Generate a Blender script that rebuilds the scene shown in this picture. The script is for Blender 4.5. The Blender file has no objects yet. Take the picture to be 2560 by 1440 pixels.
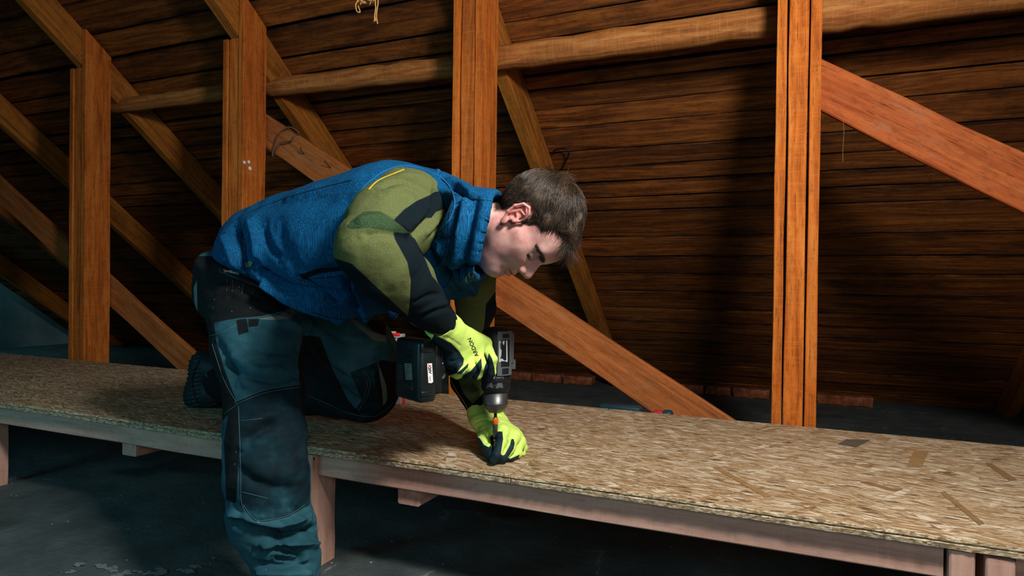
# Attic carpenter scene: a man screwing down an OSB walkway between old roof trusses
import bpy, bmesh, math, random
import numpy as np
from mathutils import Vector, Matrix, Quaternion
random.seed(11); RNG = np.random.default_rng(11)
SC = bpy.context.scene; COL = SC.collection

# ------------------------------------------------------------------ camera
H = .84; FP = 1600.0
_y = math.radians(23.4); _p = math.radians(-.5); _r = .0125
F0 = np.array([-math.sin(_y), math.cos(_y), 0]); R0 = np.array([math.cos(_y), math.sin(_y), 0]); U0 = np.array([0, 0, 1.])
CF = F0*math.cos(_p)+U0*math.sin(_p); _U = U0*math.cos(_p)-F0*math.sin(_p)
CR = R0*math.cos(_r)+_U*math.sin(_r); CU = _U*math.cos(_r)-R0*math.sin(_r)
CC = np.array([0, 0, H])
cam = bpy.data.cameras.new('camera'); camo = bpy.data.objects.new('camera', cam); COL.objects.link(camo)
cam.sensor_width = 36; cam.lens = 36*FP/2560; cam.clip_start = .02; cam.clip_end = 60
camo.matrix_world = Matrix(((CR[0], CU[0], -CF[0], 0), (CR[1], CU[1], -CF[1], 0), (CR[2], CU[2], -CF[2], H), (0, 0, 0, 1)))
SC.camera = camo
def ray(x, y): return CF+CR*((x-1280)/FP)+CU*((720-y)/FP)
def P(x, y, d): return CC+ray(x, y)*d                       # a point measured in the photo, at distance d
def PLN(x, y, n, k):
    r = ray(x, y); n = np.array(n, float); return CC+r*((k-n@CC)/(n@r))
def PX(x, y, v): return PLN(x, y, (1, 0, 0), v)
def PY(x, y, v): return PLN(x, y, (0, 1, 0), v)
def PZ(x, y, v): return PLN(x, y, (0, 0, 1), v)

# ------------------------------------------------------------------ light and exposure
w = bpy.data.worlds.new('world'); SC.world = w; w.use_nodes = True
w.node_tree.nodes['Background'].inputs[0].default_value = (.05, .17, .26, 1)
w.node_tree.nodes['Background'].inputs[1].default_value = .07
SC.view_settings.view_transform = 'Standard'; SC.view_settings.look = 'None'
SC.view_settings.gamma = 1; SC.view_settings.use_curve_mapping = False
SC.view_settings.exposure = 0.0
SC.cycles.max_bounces = 6; SC.cycles.diffuse_bounces = 3
def area(name, loc, aim, size, power, col, size_y=None, spread=None):
    l = bpy.data.lights.new(name, 'AREA'); l.size = size; l.energy = power; l.color = col
    if size_y: l.shape = 'RECTANGLE'; l.size_y = size_y
    if spread: l.spread = math.radians(spread)
    o = bpy.data.objects.new(name, l); COL.objects.link(o); o.location = loc
    d = Vector(aim)-Vector(loc); o.rotation_euler = d.to_track_quat('-Z', 'Y').to_euler(); return o
area('key_lamp', (.42, .70, 1.95), (-.95, 1.9, .8), .30, 53, (1, .92, .84))
area('soft_lamp', (.95, -.75, 1.35), (-.9, 1.5, .6), .75, 10.5, (1, .95, .92))
area('cool_fill_left', (-2.7, -.65, 1.05), (-1.75, .8, .15), .9, 12, (.20, .78, .95))  # added cool fill, low at left, for the foreground floor and trousers
area('gable_wall_fill', (-7.95, 2.9, 1.7), (-8.35, 4.6, .5), .4, 8, (.22, .78, .92))  # added unseen lamp close to the gable, washing only that wall

# ------------------------------------------------------------------ helpers
def tag(o, label=None, cat=None, group=None, kind=None):
    if label: o['label'] = label
    if cat: o['category'] = cat
    if group: o['group'] = group
    if kind: o['kind'] = kind
    return o
def link(name, me, mat=None, parent=None, mw=None, smooth=False):
    o = bpy.data.objects.new(name, me); COL.objects.link(o)
    if mat is not None:
        for m in (mat if isinstance(mat, (list, tuple)) else [mat]): me.materials.append(m)
    if mw is not None: o.matrix_world = mw
    if parent is not None:
        o.parent = parent; o.matrix_parent_inverse = parent.matrix_world.inverted()
    if smooth: me.shade_smooth()
    return o
def empty(name, loc, label=None, cat=None, group=None, kind=None):
    o = bpy.data.objects.new(name, None); COL.objects.link(o); o.matrix_world = Matrix.Translation(Vector(loc)); o.empty_display_size = .05
    return tag(o, label, cat, group, kind)
def mesh(name, v, f, mi=None):
    me = bpy.data.meshes.new(name); me.from_pydata([tuple(map(float, a)) for a in v], [], [tuple(map(int, a)) for a in f])
    if mi is not None: me.polygons.foreach_set('material_index', mi)
    me.update(); return me
def frame(o, x, y, z=None):
    x = Vector(x).normalized(); y = Vector(y); y = (y-x*y.dot(x)).normalized(); z = x.cross(y)
    return Matrix(((x.x, y.x, z.x, o[0]), (x.y, y.y, z.y, o[1]), (x.z, y.z, z.z, o[2]), (0, 0, 0, 1)))
def tube(pts, r, n=8, cap=True):
    pts = [Vector(p) for p in pts]; m = len(pts)
    rr = r if hasattr(r, '__len__') else [r]*m
    v = []; f = []; up = None
    for i, p in enumerate(pts):
        t = (pts[min(i+1, m-1)]-pts[max(i-1, 0)]).normalized()
        if up is None: up = t.orthogonal().normalized()
        up = (up-t*up.dot(t)).normalized(); b = t.cross(up)
        for k in range(n):
            a = 2*math.pi*k/n; v.append(p+(up*math.cos(a)+b*math.sin(a))*rr[i])
        if i:
            for k in range(n):
                k2 = (k+1) % n; f.append(((i-1)*n+k, (i-1)*n+k2, i*n+k2, i*n+k))
    if cap: f.append(tuple(range(n))[::-1]); f.append(tuple((m-1)*n+k for k in range(n)))
    return v, f
def lathe(prof, n=24):
    """profile [(radius, z)] turned about local Z"""
    v = []; f = []
    for r, z in prof:
        for k in range(n): a = 2*math.pi*k/n; v.append((r*math.cos(a), r*math.sin(a), z))
    for i in range(len(prof)-1):
        for k in range(n): k2 = (k+1) % n; f.append((i*n+k, i*n+k2, (i+1)*n+k2, (i+1)*n+k))
    f.append(tuple(range(n))[::-1]); f.append(tuple((len(prof)-1)*n+k for k in range(n)))
    return v, f
def merge(parts):
    v = []; f = []
    for a, b in parts:
        k = len(v); v += list(a); f += [tuple(i+k for i in q) for q in b]
    return v, f
def rbox(sx, sy, sz, b=.004, seg=2):
    bm = bmesh.new(); bmesh.ops.create_cube(bm, size=1); bmesh.ops.scale(bm, vec=(sx, sy, sz), verts=bm.verts)
    if b > 0: bmesh.ops.bevel(bm, geom=bm.edges[:], offset=b, segments=seg, profile=.5, affect='EDGES')
    v = [tuple(a.co) for a in bm.verts]; bm.verts.index_update(); f = [[a.index for a in q.verts] for q in bm.faces]; bm.free(); return v, f
def xf(vf, M): return [M @ Vector(a) for a in vf[0]], vf[1]
def timber(L, W, T, n=8, wob=.003, ch=.004, ends=None, seed=0, wane=None):
    """sawn timber along local X (0..L), width W along Y, thickness T along Z, eased edges and uneven faces"""
    rg = random.Random(seed); v = []; f = []
    for i in range(n+1):
        x = L*i/n; w2 = W/2+rg.uniform(-wob, wob); t2 = T/2+rg.uniform(-wob, wob)*.5; oy = rg.uniform(-wob, wob)*.6
        if wane: w2 += wane(x/L)
        c = ch*rg.uniform(.6, 1.4)
        ring = [(-w2, -t2+c), (-w2+c, -t2), (w2-c, -t2), (w2, -t2+c), (w2, t2-c), (w2-c, t2), (-w2+c, t2), (-w2, t2-c)]
        for y, z in ring:
            dx = 0
            if ends: dx = (ends[0]*(1-i/n)+ends[1]*(i/n))*y
            v.append((x+dx, y+oy, z))
        if i:
            for k in range(8): k2 = (k+1) % 8; f.append(((i-1)*8+k, (i-1)*8+k2, i*8+k2, i*8+k))
    f.append(tuple(range(8))[::-1]); f.append(tuple(n*8+k for k in range(8)))
    return v, f

# ------------------------------------------------------------------ materials
def srgb(h):
    h = h.lstrip('#'); c = [int(h[i:i+2], 16)/255 for i in (0, 2, 4)]
    return tuple((x/12.92 if x <= .04045 else ((x+.055)/1.055)**2.4) for x in c)+(1,)
class NT:
    def __init__(s, name, rough=.7, spec=.3):
        s.m = bpy.data.materials.new(name); s.m.use_nodes = True; s.t = s.m.node_tree; s.b = s.t.nodes['Principled BSDF']
        s.b.inputs['Roughness'].default_value = rough; s.b.inputs['Specular IOR Level'].default_value = spec
    def n(s, typ, **kw):
        nd = s.t.nodes.new('ShaderNode'+typ)
        for k, v in kw.items():
            if k.startswith('_'): setattr(nd, k[1:], v)
            else:
                key = int(k[1:]) if k[0] == 'i' and k[1:].isdigit() else k.replace('_', ' ')
                s.set(nd.inputs[key], v)
        return nd
    def set(s, sock, v):
        if isinstance(v, bpy.types.NodeSocket): s.t.links.new(v, sock)
        elif isinstance(v, bpy.types.Node): s.t.links.new(v.outputs[0], sock)
        else: sock.default_value = v
    def math(s, op, a, b=0., c=0., clamp=False): return s.n('Math', _operation=op, _use_clamp=clamp, i0=a, i1=b, i2=c).outputs[0]
    def vec(s, kind='Object'): return s.n('TexCoord').outputs[kind]
    def mapv(s, v, scale=(1, 1, 1), rot=(0, 0, 0), loc=(0, 0, 0)): return s.n('Mapping', Vector=v, Scale=scale, Rotation=rot, Location=loc).outputs[0]
    def noise(s, v, sc=5., det=4., rough=.6, dist=0.): return s.n('TexNoise', Vector=v, Scale=sc, Detail=det, Roughness=rough, Distortion=dist).outputs['Fac']
    def ramp(s, fac, stops, interp='LINEAR'):
        r = s.n('ValToRGB', Fac=fac); cr = r.color_ramp; cr.interpolation = interp
        while len(cr.elements) < len(stops): cr.elements.new(.5)
        for e, (p, c) in zip(cr.elements, stops):
            e.position = p; e.color = srgb(c) if isinstance(c, str) else (c, c, c, 1) if not hasattr(c, '__len__') else c
        return r.outputs[0]
    def mix(s, fac, a, b, mode='MIX'):
        nd = s.t.nodes.new('ShaderNodeMix'); nd.data_type = 'RGBA'; nd.blend_type = mode
        for k, v in ((0, fac), (6, a), (7, b)):
            if isinstance(v, str): v = srgb(v)
            s.set(nd.inputs[k], v)
        return nd.outputs[2]
    def smooth(s, v, lo, hi):
        nd = s.n('MapRange', Value=v); nd.interpolation_type = 'SMOOTHSTEP'; nd.inputs[1].default_value = lo; nd.inputs[2].default_value = hi; return nd.outputs[0]
    def attr(s, name): return s.n('Attribute', _attribute_name=name).outputs['Fac']
    def bump(s, h, strength=.3, dist=.002, normal=None):
        b = s.n('Bump', Height=h, Strength=strength, Distance=dist)
        if normal is not None: s.set(b.inputs['Normal'], normal)
        return b.outputs[0]
    def out(s, col=None, rough=None, nrm=None):
        if col is not None: s.set(s.b.inputs['Base Color'], srgb(col) if isinstance(col, str) else col)
        if rough is not None: s.set(s.b.inputs['Roughness'], rough)
        if nrm is not None: s.set(s.b.inputs['Normal'], nrm)
        return s.m
def plain(name, col, rough=.6, spec=.3, metal=0., nz=.0, sc=60, bump=0.):
    t = NT(name, rough, spec); t.b.inputs['Metallic'].default_value = metal
    c = srgb(col)
    if nz or bump:
        h = t.noise(t.vec(), sc, 4)
        cc = t.mix(t.math('MULTIPLY', h, nz), c, (c[0]*.3, c[1]*.3, c[2]*.3, 1)) if nz else c
        return t.out(cc, None, t.bump(h, .5, bump) if bump else None)
    return t.out(c)
def wood(name, dark, mid, light, grain=1., stain=.5, bump=.0015, rough=.72, knots=.5, var=.35, hsv=None, dust=None, spec=.25, ringw=.10, saw=.22, edge=0., crack=0.):
    t = NT(name, rough, spec); co = t.vec()
    rnd = t.n('ObjectInfo').outputs['Random']
    off = t.n('CombineXYZ', X=t.math('MULTIPLY', rnd, 37.), Y=t.math('MULTIPLY', rnd, 91.), Z=t.math('MULTIPLY', rnd, 13.)).outputs[0]
    p = t.n('VectorMath', _operation='ADD', i0=co, i1=off).outputs[0]
    # growth rings: warped distance field stretched along the board
    pw = t.mapv(p, (1.1, 9, 9)); wn = t.n('TexNoise', Vector=pw, Scale=1.0, Detail=2).outputs['Color']
    pr = t.n('VectorMath', _operation='ADD', i0=t.mapv(p, (.9*grain, 20*grain, 26*grain)), i1=t.n('VectorMath', _operation='SCALE', i0=wn, Scale=6.5).outputs[0]).outputs[0]
    rings = t.n('TexWave', _wave_type='BANDS', _bands_direction='Y', Vector=pr, Scale=.33, Distortion=2.2, Detail=3, i4=1.2).outputs['Fac']
    fib = t.noise(t.mapv(p, (5*grain, 190*grain, 190*grain)), 1., 5, .75)
    blot = t.noise(t.mapv(p, (1.6, 4.5, 4.5)), 1.3, 5, .65)
    vor = t.n('TexVoronoi', Vector=t.mapv(p, (2.1, 5.2, 5.2)), Scale=1., Randomness=1.)
    kn = t.smooth(vor.outputs['Distance'], .0, .17)
    ksel = t.math('GREATER_THAN', t.n('SeparateColor', Color=vor.outputs['Color']).outputs[0], 1-knots*.5)
    kmask = t.math('MULTIPLY', ksel, t.math('SUBTRACT', 1., kn))
    strk = t.noise(t.mapv(p, (1.3*grain, 34*grain, 34*grain)), 1., 4, .6)
    g = t.math('ADD', t.math('ADD', t.math('MULTIPLY', rings, ringw), t.math('MULTIPLY', strk, .62-ringw*.5)), t.math('MULTIPLY', fib, .42-ringw*.3))
    c = t.ramp(g, [(.30, dark), (.50, mid), (.74, light)])
    fine = t.noise(t.mapv(p, (22, 60, 60)), 1., 6, .8)
    c = t.mix(t.math('MULTIPLY', t.smooth(fine, .48, .66), .35+stain*.2), c, dark)
    c = t.mix(t.math('MULTIPLY', t.smooth(blot, .50, .72), stain), c, dark)
    sw = t.smooth(t.noise(t.mapv(p, (150, 7, 7)), 1., 2, .5), .52, .7); c = t.mix(t.math('MULTIPLY', sw, saw), c, light)
    if crack:
        ck = t.smooth(t.noise(t.mapv(p, (7, 210, 210)), 1., 4, .75), .60, .70); c = t.mix(t.math('MULTIPLY', ck, crack), c, (.012, .006, .003, 1)); fib = t.math('SUBTRACT', fib, t.math('MULTIPLY', ck, .8))
    if edge:
        gy = t.math('ABSOLUTE', t.math('SUBTRACT', t.n('SeparateXYZ', Vector=t.vec('Generated')).outputs[1], .5)); em = t.smooth(t.math('ADD', gy, t.math('MULTIPLY', t.math('SUBTRACT', t.noise(t.mapv(p, (3.5, 16, 16)), 1., 4, .7), .5), .55)), .36, .56); c = t.mix(t.math('MULTIPLY', em, edge), c, '#120b06')
    c = t.mix(t.math('MULTIPLY', kmask, .8), c, t.mix(.6, dark, (.01, .006, .004, 1)))
    v = t.math('ADD', t.math('MULTIPLY', t.math('SUBTRACT', rnd, .5), var), 1.)
    c = t.n('HueSaturation', Color=c, Value=v, Saturation=1.).outputs[0]
    if dust:
        dn = t.smooth(t.noise(t.mapv(p, (3, 8, 8)), 2., 6, .7), .52, .75)
        c = t.mix(t.math('MULTIPLY', dn, .35), c, dust)
    h = t.math('ADD', t.math('MULTIPLY', rings, .06), t.math('ADD', fib, t.math('MULTIPLY', kmask, -.5)))
    return t.out(c, t.math('ADD', rough-.12, t.math('MULTIPLY', fib, .25)), t.bump(h, .8, bump))
M_PLANK = wood('roof_board_wood', '#301a0a', '#7b4319', '#b26c2c', stain=.8, var=.6, knots=.35, bump=.003, dust='#6b5138', saw=.06, edge=.85, crack=.5)
M_RAFT = wood('rafter_wood', '#4a2a10', '#a0601f', '#c07c34', stain=.45, var=.2, knots=.35)
M_POST = wood('post_wood', '#6b3310', '#c8691f', '#e08c3c', stain=.35, var=.18, knots=.45, bump=.004, crack=.6)
M_BRACE = wood('brace_wood', '#6e3216', '#ac5526', '#c8713a', stain=.45, var=.12, knots=.3, dust='#a08066', crack=.5, bump=.003, saw=.1)
M_BRACE2 = wood('brown_brace_wood', '#6b3d1e', '#ab622e', '#c67c45', stain=.45, var=.12, knots=.35, dust='#a98b6c', crack=.4, saw=.1)
M_LOG = wood('log_wood', '#6b4020', '#a9672f', '#cf965a', grain=1.3, stain=.55, var=.2, knots=.8, bump=.003)
M_STUD = wood('new_stud_wood', '#9c7565', '#c49a89', '#d7b3a3', grain=.8, stain=.18, var=.12, knots=.15, bump=.0008)
def osb():
    t = NT('osb_strand_board', .62, .3); p = t.vec()
    col = None; hh = None
    for i, (ang, sx, sy, thr) in enumerate([(3, 5, 44, 0), (18, 6, 52, .42), (-14, 5.5, 50, .5), (38, 7, 52, .72), (-28, 9, 80, .66), (8, 13, 120, .55), (-58, 9, 60, .88), (68, 8, 38, .94), (-6, 22, 190, .62), (24, 30, 260, .7)]):
        q = t.mapv(p, (1, 1, 0), (0, 0, math.radians(ang)), (i*3.1, i*1.7, 0))
        q = t.n('VectorMath', _operation='ADD', i0=q, i1=t.n('VectorMath', _operation='SCALE', i0=t.n('TexNoise', Vector=q, Scale=9., Detail=1).outputs['Color'], Scale=.018).outputs[0]).outputs[0]
        v = t.n('TexVoronoi', Vector=t.mapv(q, (sx, sy, 1)), Scale=1., Randomness=1., _voronoi_dimensions='2D')
        e = t.n('TexVoronoi', Vector=t.mapv(q, (sx, sy, 1)), Scale=1., Randomness=1., _voronoi_dimensions='2D', _feature='DISTANCE_TO_EDGE')
        sep = t.n('SeparateColor', Color=v.outputs['Color'])
        fib = t.noise(t.mapv(q, (14, 420, 1)), 1., 3, .7)
        tone = t.math('ADD', t.math('MULTIPLY', sep.outputs[1], .85), t.math('MULTIPLY', fib, .30))
        c = t.ramp(tone, [(.10, '#6a5136'), (.25, '#94744f'), (.5, '#a98f6c'), (.75, '#b9a484'), (.9, '#cbbca2'), (1, '#e2d8c6')])
        ed = t.smooth(e.outputs['Distance'], .0, .07)
        c = t.mix(t.math('MULTIPLY', t.math('SUBTRACT', 1., ed), .30), c, '#4a321c')
        h = t.math('ADD', sep.outputs[2], t.math('MULTIPLY', ed, .4))
        if col is None: col, hh = c, h
        else:
            m = t.math('GREATER_THAN', sep.outputs[0], thr)
            col = t.mix(m, col, c); hm = t.n('Mix', Factor=m); t.set(hm.inputs[2], hh); t.set(hm.inputs[3], t.math('ADD', h, .3)); hh = hm.outputs[0]
    sp = t.n('TexVoronoi', Vector=t.mapv(p, (8, 30, 1), (0, 0, .15)), Scale=1., _voronoi_dimensions='2D')
    k = t.math('MULTIPLY', t.math('LESS_THAN', sp.outputs['Distance'], .12), t.math('GREATER_THAN', t.n('SeparateColor', Color=sp.outputs['Color']).outputs[0], .62))
    col = t.mix(t.math('MULTIPLY', k, .8), col, '#2c1c10')
    fq = t.mapv(p, (70, 420, 1), (0, 0, .06)); fl = t.noise(fq, 1., 4, .8); col = t.mix(t.math('MULTIPLY', t.smooth(fl, .60, .72), .55), col, '#fbeed2'); col = t.mix(t.math('MULTIPLY', t.smooth(fl, .43, .34), .75), col, '#3a2614')
    gl = t.noise(p, 1.6, 3); col = t.n('HueSaturation', Color=col, Value=t.math('ADD', .82, t.math('MULTIPLY', gl, .36))).outputs[0]
    return t.out(col, t.math('ADD', .5, t.math('MULTIPLY', hh, .12)), t.bump(hh, .9, .0022))
M_OSB = osb()
def osb_edge():
    t = NT('osb_edge', .85, .15); p = t.vec()
    v = t.n('TexVoronoi', Vector=t.mapv(p, (130, 130, 420)), Scale=1.); s = t.n('SeparateColor', Color=v.outputs['Color']).outputs[0]
    n = t.noise(t.mapv(p, (70, 70, 240)), 1., 4, .7)
    c = t.ramp(t.math('ADD', t.math('MULTIPLY', s, .7), t.math('MULTIPLY', n, .45)), [(.1, '#4e3d2a'), (.35, '#8f7a5c'), (.6, '#b3a081'), (.95, '#d8ccb2')])
    return t.out(c, None, t.bump(t.math('ADD', s, n), .7, .0016))
M_OSBE = osb_edge()
def concrete():
    t = NT('old_screed', .8, .3); p = t.vec()
    a = t.noise(p, .9, 6, .6); b = t.noise(p, 7., 6, .65); c = t.noise(p, 90., 3, .6)
    col = t.ramp(t.math('ADD', t.math('MULTIPLY', a, .6), t.math('MULTIPLY', b, .4)), [(.3, '#353f40'), (.5, '#505c5d'), (.72, '#6f7a7a')])
    e = t.n('TexVoronoi', Vector=t.n('VectorMath', _operation='ADD', i0=p, i1=t.n('VectorMath', _operation='SCALE', i0=t.n('TexNoise', Vector=p, Scale=3., Detail=5).outputs['Color'], Scale=.5).outputs[0]).outputs[0], Scale=.75, _feature='DISTANCE_TO_EDGE')
    cr = t.math('MULTIPLY', t.math('SUBTRACT', 1., t.smooth(e.outputs['Distance'], .0, .006)), t.smooth(b, .5, .6))
    col = t.mix(t.math('MULTIPLY', cr, .7), col, '#8b8f90')
    sp = t.n('TexVoronoi', Vector=p, Scale=24.); k = t.math('MULTIPLY', t.math('LESS_THAN', sp.outputs['Distance'], .09), t.math('GREATER_THAN', t.n('SeparateColor', Color=sp.outputs['Color']).outputs[1], .72))
    col = t.mix(k, col, '#b9bdbd')
    st = t.smooth(t.noise(p, 1.7, 2), .62, .7); col = t.mix(t.math('MULTIPLY', st, .5), col, '#191715')
    h = t.math('ADD', t.math('MULTIPLY', b, 1.2), t.math('MULTIPLY', c, .3))
    return t.out(col, t.math('ADD', .45, t.math('MULTIPLY', b, .5)), t.bump(h, .8, .012))
M_FLOOR = concrete()
def plaster():
    t = NT('gable_plaster', .9, .2); p = t.vec(); a = t.noise(p, 1.3, 6, .65); b = t.noise(p, 30., 4)
    return t.out(t.ramp(a, [(.3, '#5a7378'), (.6, '#7f9aa0'), (.8, '#93a9ab')]), None, t.bump(b, .4, .004))
M_PLAST = plaster()
def brickm():
    t = NT('old_brick', .9, .2); p = t.vec(); a = t.noise(p, 14., 5, .7); b = t.noise(p, 90., 4)
    return t.out(t.ramp(t.math('ADD', t.math('MULTIPLY', a, .7), t.math('MULTIPLY', b, .3)), [(.3, '#3d2117'), (.5, '#8a4c30'), (.62, '#a9714f'), (.75, '#a5978a')]), None, t.bump(b, .7, .004))
M_BRICK = brickm()

# ------------------------------------------------------------------ setting
floor = mesh('floor', [(-9, -2, 0), (3, -2, 0), (3, 5.8, 0), (-9, 5.8, 0)], [(0, 1, 2, 3)]); fo = link('floor', floor, M_FLOOR); tag(fo, 'dark rough screed attic floor', kind='structure')
TH = math.radians(38); Y0 = 5.40; ct, st = math.cos(TH), math.sin(TH)
XL, XR = -8.35, 2.6
def roofpt(X, s, d=0): return Vector((X, Y0-s*ct-d*st, s*st-d*ct))      # s: distance up the slope, d: depth below the boards
# dark backing slab above the boards, added to block light
M_BLOCK = plain('roof_light_block', '#15100c', .95)
ceil_v = [roofpt(XL-.1, -.3, -.05), roofpt(XR, -.3, -.05), roofpt(XR, 6.2, -.05), roofpt(XL-.1, 6.2, -.05)]
ceil_v += [a+Vector((0, .616, .788))*.05 for a in ceil_v]
ceiling = link('ceiling', mesh('ceiling', ceil_v, [(0, 1, 2, 3), (7, 6, 5, 4), (0, 4, 5, 1), (1, 5, 6, 2), (2, 6, 7, 3), (3, 7, 4, 0)]), M_BLOCK)
tag(ceiling, 'sloping underside of the roof covered with dark brown boards', kind='structure')
rows = [-.02, .10, .235, .377, .523, .673, .80, .93, 1.087, 1.284, 1.479, 1.65, 1.836, 2.066, 2.183, 2.302, 2.423, 2.55, 2.715, 2.838, 2.965, 3.05, 3.243, 3.35, 3.53, 3.69, 3.88, 4.03, 4.2, 4.36, 4.55, 4.7, 4.9]
rg = random.Random(5)
for i in range(len(rows)-1):
    a, b = rows[i], rows[i+1]; x = XL; lim = [rg.choice((-5.1, -6.4, -3.86)), rg.choice((-1.28, -2.63, .02, .02))]
    lim = sorted(set(lim)) + [XR]
    for e in lim:
        L = e-x-.004; W = b-a
        gap = rg.choice((.006, .009, .011, .014, .019))
        v, f = timber(L, W-gap, .02, 12, .0026, .0025, seed=rg.random())
        tilt = rg.uniform(-.012, .012)
        M = frame(roofpt(x, (a+b)/2, -.012+rg.uniform(-.002, .007)), (1, rg.uniform(-.0012, .0012), 0), (0, -ct, st)) @ Matrix.Rotation(tilt, 4, 'X')
        link('plank', mesh('plank', v, f), M_PLANK, ceiling, M); x = e
wl = mesh('wall_left', [(-8.35, -2, 0), (-8.35, 5.5, 0), (-8.35, 5.5, 4.5), (-8.35, -2, 4.5)], [(0, 1, 2, 3)])
tag(link('wall_left', wl, M_PLAST), 'pale plastered gable wall at the far left end of the attic', kind='structure')

# trusses: rafters, posts, log purlin, diagonal braces
XP = [-6.35, -5.1, -3.86, -2.63, -1.28, .02, 1.34]
RT = .065; RD = .165
rl = {-7.6: 'roof rafter farthest left, against the pale gable wall', -6.35: 'rafter second from the gable wall', -5.1: 'rafter crossing behind the leftmost post low down',
      -3.86: 'rafter held by the leftmost post, running down behind it', -2.63: 'rafter held by the post left of the man', -1.28: 'bright orange rafter running down behind the man\'s head',
      .02: 'rafter hidden behind the right-hand triple post', 1.34: 'rafter beyond the right edge of the photo'}
for X in [-7.6]+XP:
    L = 5.6
    v, f = timber(L, RD, RT, 9, .004, .005, seed=X)
    M = frame(roofpt(X, .04, RD/2+.004), (0, -ct, st), (0, -st, -ct))
    o = link('rafter', mesh('rafter', v, f), M_RAFT, None, M); tag(o, rl[X], 'rafter', 'rafters under the roof boards')
pl_ = {-3.86: 'leftmost wooden post, tall and dusty brown, behind the walkway', -2.63: 'wooden post with white paint dots, left of the man\'s back',
       -1.28: 'wooden post directly behind the man\'s neck and shoulder', .02: 'bright orange triple-board post at right, standing clear of the man',
       -5.1: 'wooden post beyond the left edge of the photo', 1.34: 'wooden post beyond the right edge of the photo'}
for X in XP[1:]:
    if X in (-5.1,): continue
    YB = 2.445; root = empty('post', (X, YB+.08, 0), pl_[X]+', rising to a rafter', 'post', 'upright posts of the roof trusses')
    DEP = .155; rg = random.Random(int(X*100))
    # centre board and two cheek boards, cheeks cut to the slope of the rafter
    ws = [.036, .064, .038]; x = X-.073
    for k, wd in enumerate(ws):
        if k != 2: top = (Y0-(YB+DEP/2))*math.tan(TH)-.235
        else: top = (Y0-(YB+DEP/2))*math.tan(TH)-.02
        L = top; dep = DEP-(.0 if k != 1 else .006)
        wane = None
        if X == .02 and k == 0: wane = lambda u: .011*math.exp(-((u-.655)/.03)**2)
        v, f = timber(L, wd-.002, dep, 10, .0016, .0025, seed=X+k, wane=wane)
        v = [(a+(c*math.tan(TH) if a > L-.01 else 0), b, c) for a, b, c in v]
        M = frame((x+wd/2, YB+DEP/2+(.003 if k == 1 else 0), 0), (0, 0, 1), (-1, 0, 0))
        link('board', mesh('board', v, f), M_POST, root, M); x += wd+.004
# log purlin in three lengths, under the rafters
ends = [((268, 268), (700, 215)), ((655, 222), (1180, 163)), ((1200, 152), (1950, 52)), ((1990, 48), (2900, -70))]
YL = 2.72
logl = ['thin log purlin between the leftmost post and the next', 'log purlin from the paint-dotted post to the post behind the man', 'thick pale log purlin between the two right-hand posts', 'thick pale log purlin running out of the picture at the top right corner']
lr = [.046, .052, .058, .068]
for k, ((a, b), r) in enumerate(zip(ends, lr)):
    A = Vector(PY(*a, YL)); B = Vector(PY(*b, YL)); B = A+(B-A)*(2.0 if k == 3 else 1); n = 14*(2 if k == 3 else 1); L = (B-A).length; rg = random.Random(k)
    v, f = tube([(L*i/n, rg.uniform(-.004, .004), rg.uniform(-.004, .004)) for i in range(n+1)], [r*rg.uniform(.94, 1.05) for i in range(n+1)], 14)
    o = link('purlin', mesh('purlin', v, f), M_LOG, None, frame(A, B-A, (0, 1, 0)), True); tag(o, logl[k], 'purlin', 'log purlins across the trusses')
    if k == 3: M_LOG
# diagonal braces fixed to the front of the posts
YF = 2.425
def brace(a, b, W, label, cuts=(0, 0), Y=YF, T=.034, seed=0, mat=None, wob=.0025, ext=1.):
    A = Vector(PY(*a, Y)); B = Vector(PY(*b, Y)); B = A+(B-A)*ext; L = (B-A).length
    v, f = timber(L, W, T, 14, wob, .004, ends=cuts, seed=seed)
    o = link('brace', mesh('brace', v, f), mat or M_BRACE, None, frame(A, B-A, (0, 0, 1))); tag(o, label, 'brace', 'diagonal braces between the posts'); return o
b3 = brace((598, 282), (1795, 1083), .155, 'long diagonal brace behind the man, its foot near the right-hand post', (-.25, .9), seed=3, Y=2.625, mat=M_BRACE2)
b4 = brace((1985, 182), (2950, 650), .163, 'broad reddish diagonal brace from the right post down out of the picture', (0, 0), seed=4, Y=2.625, ext=2.05)
b1 = brace((-260, 235), (560, 985), .150, 'dusty diagonal brace passing behind the leftmost post to the foot of the next', (0, 0), seed=5, Y=2.625, mat=M_BRACE2)

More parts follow.
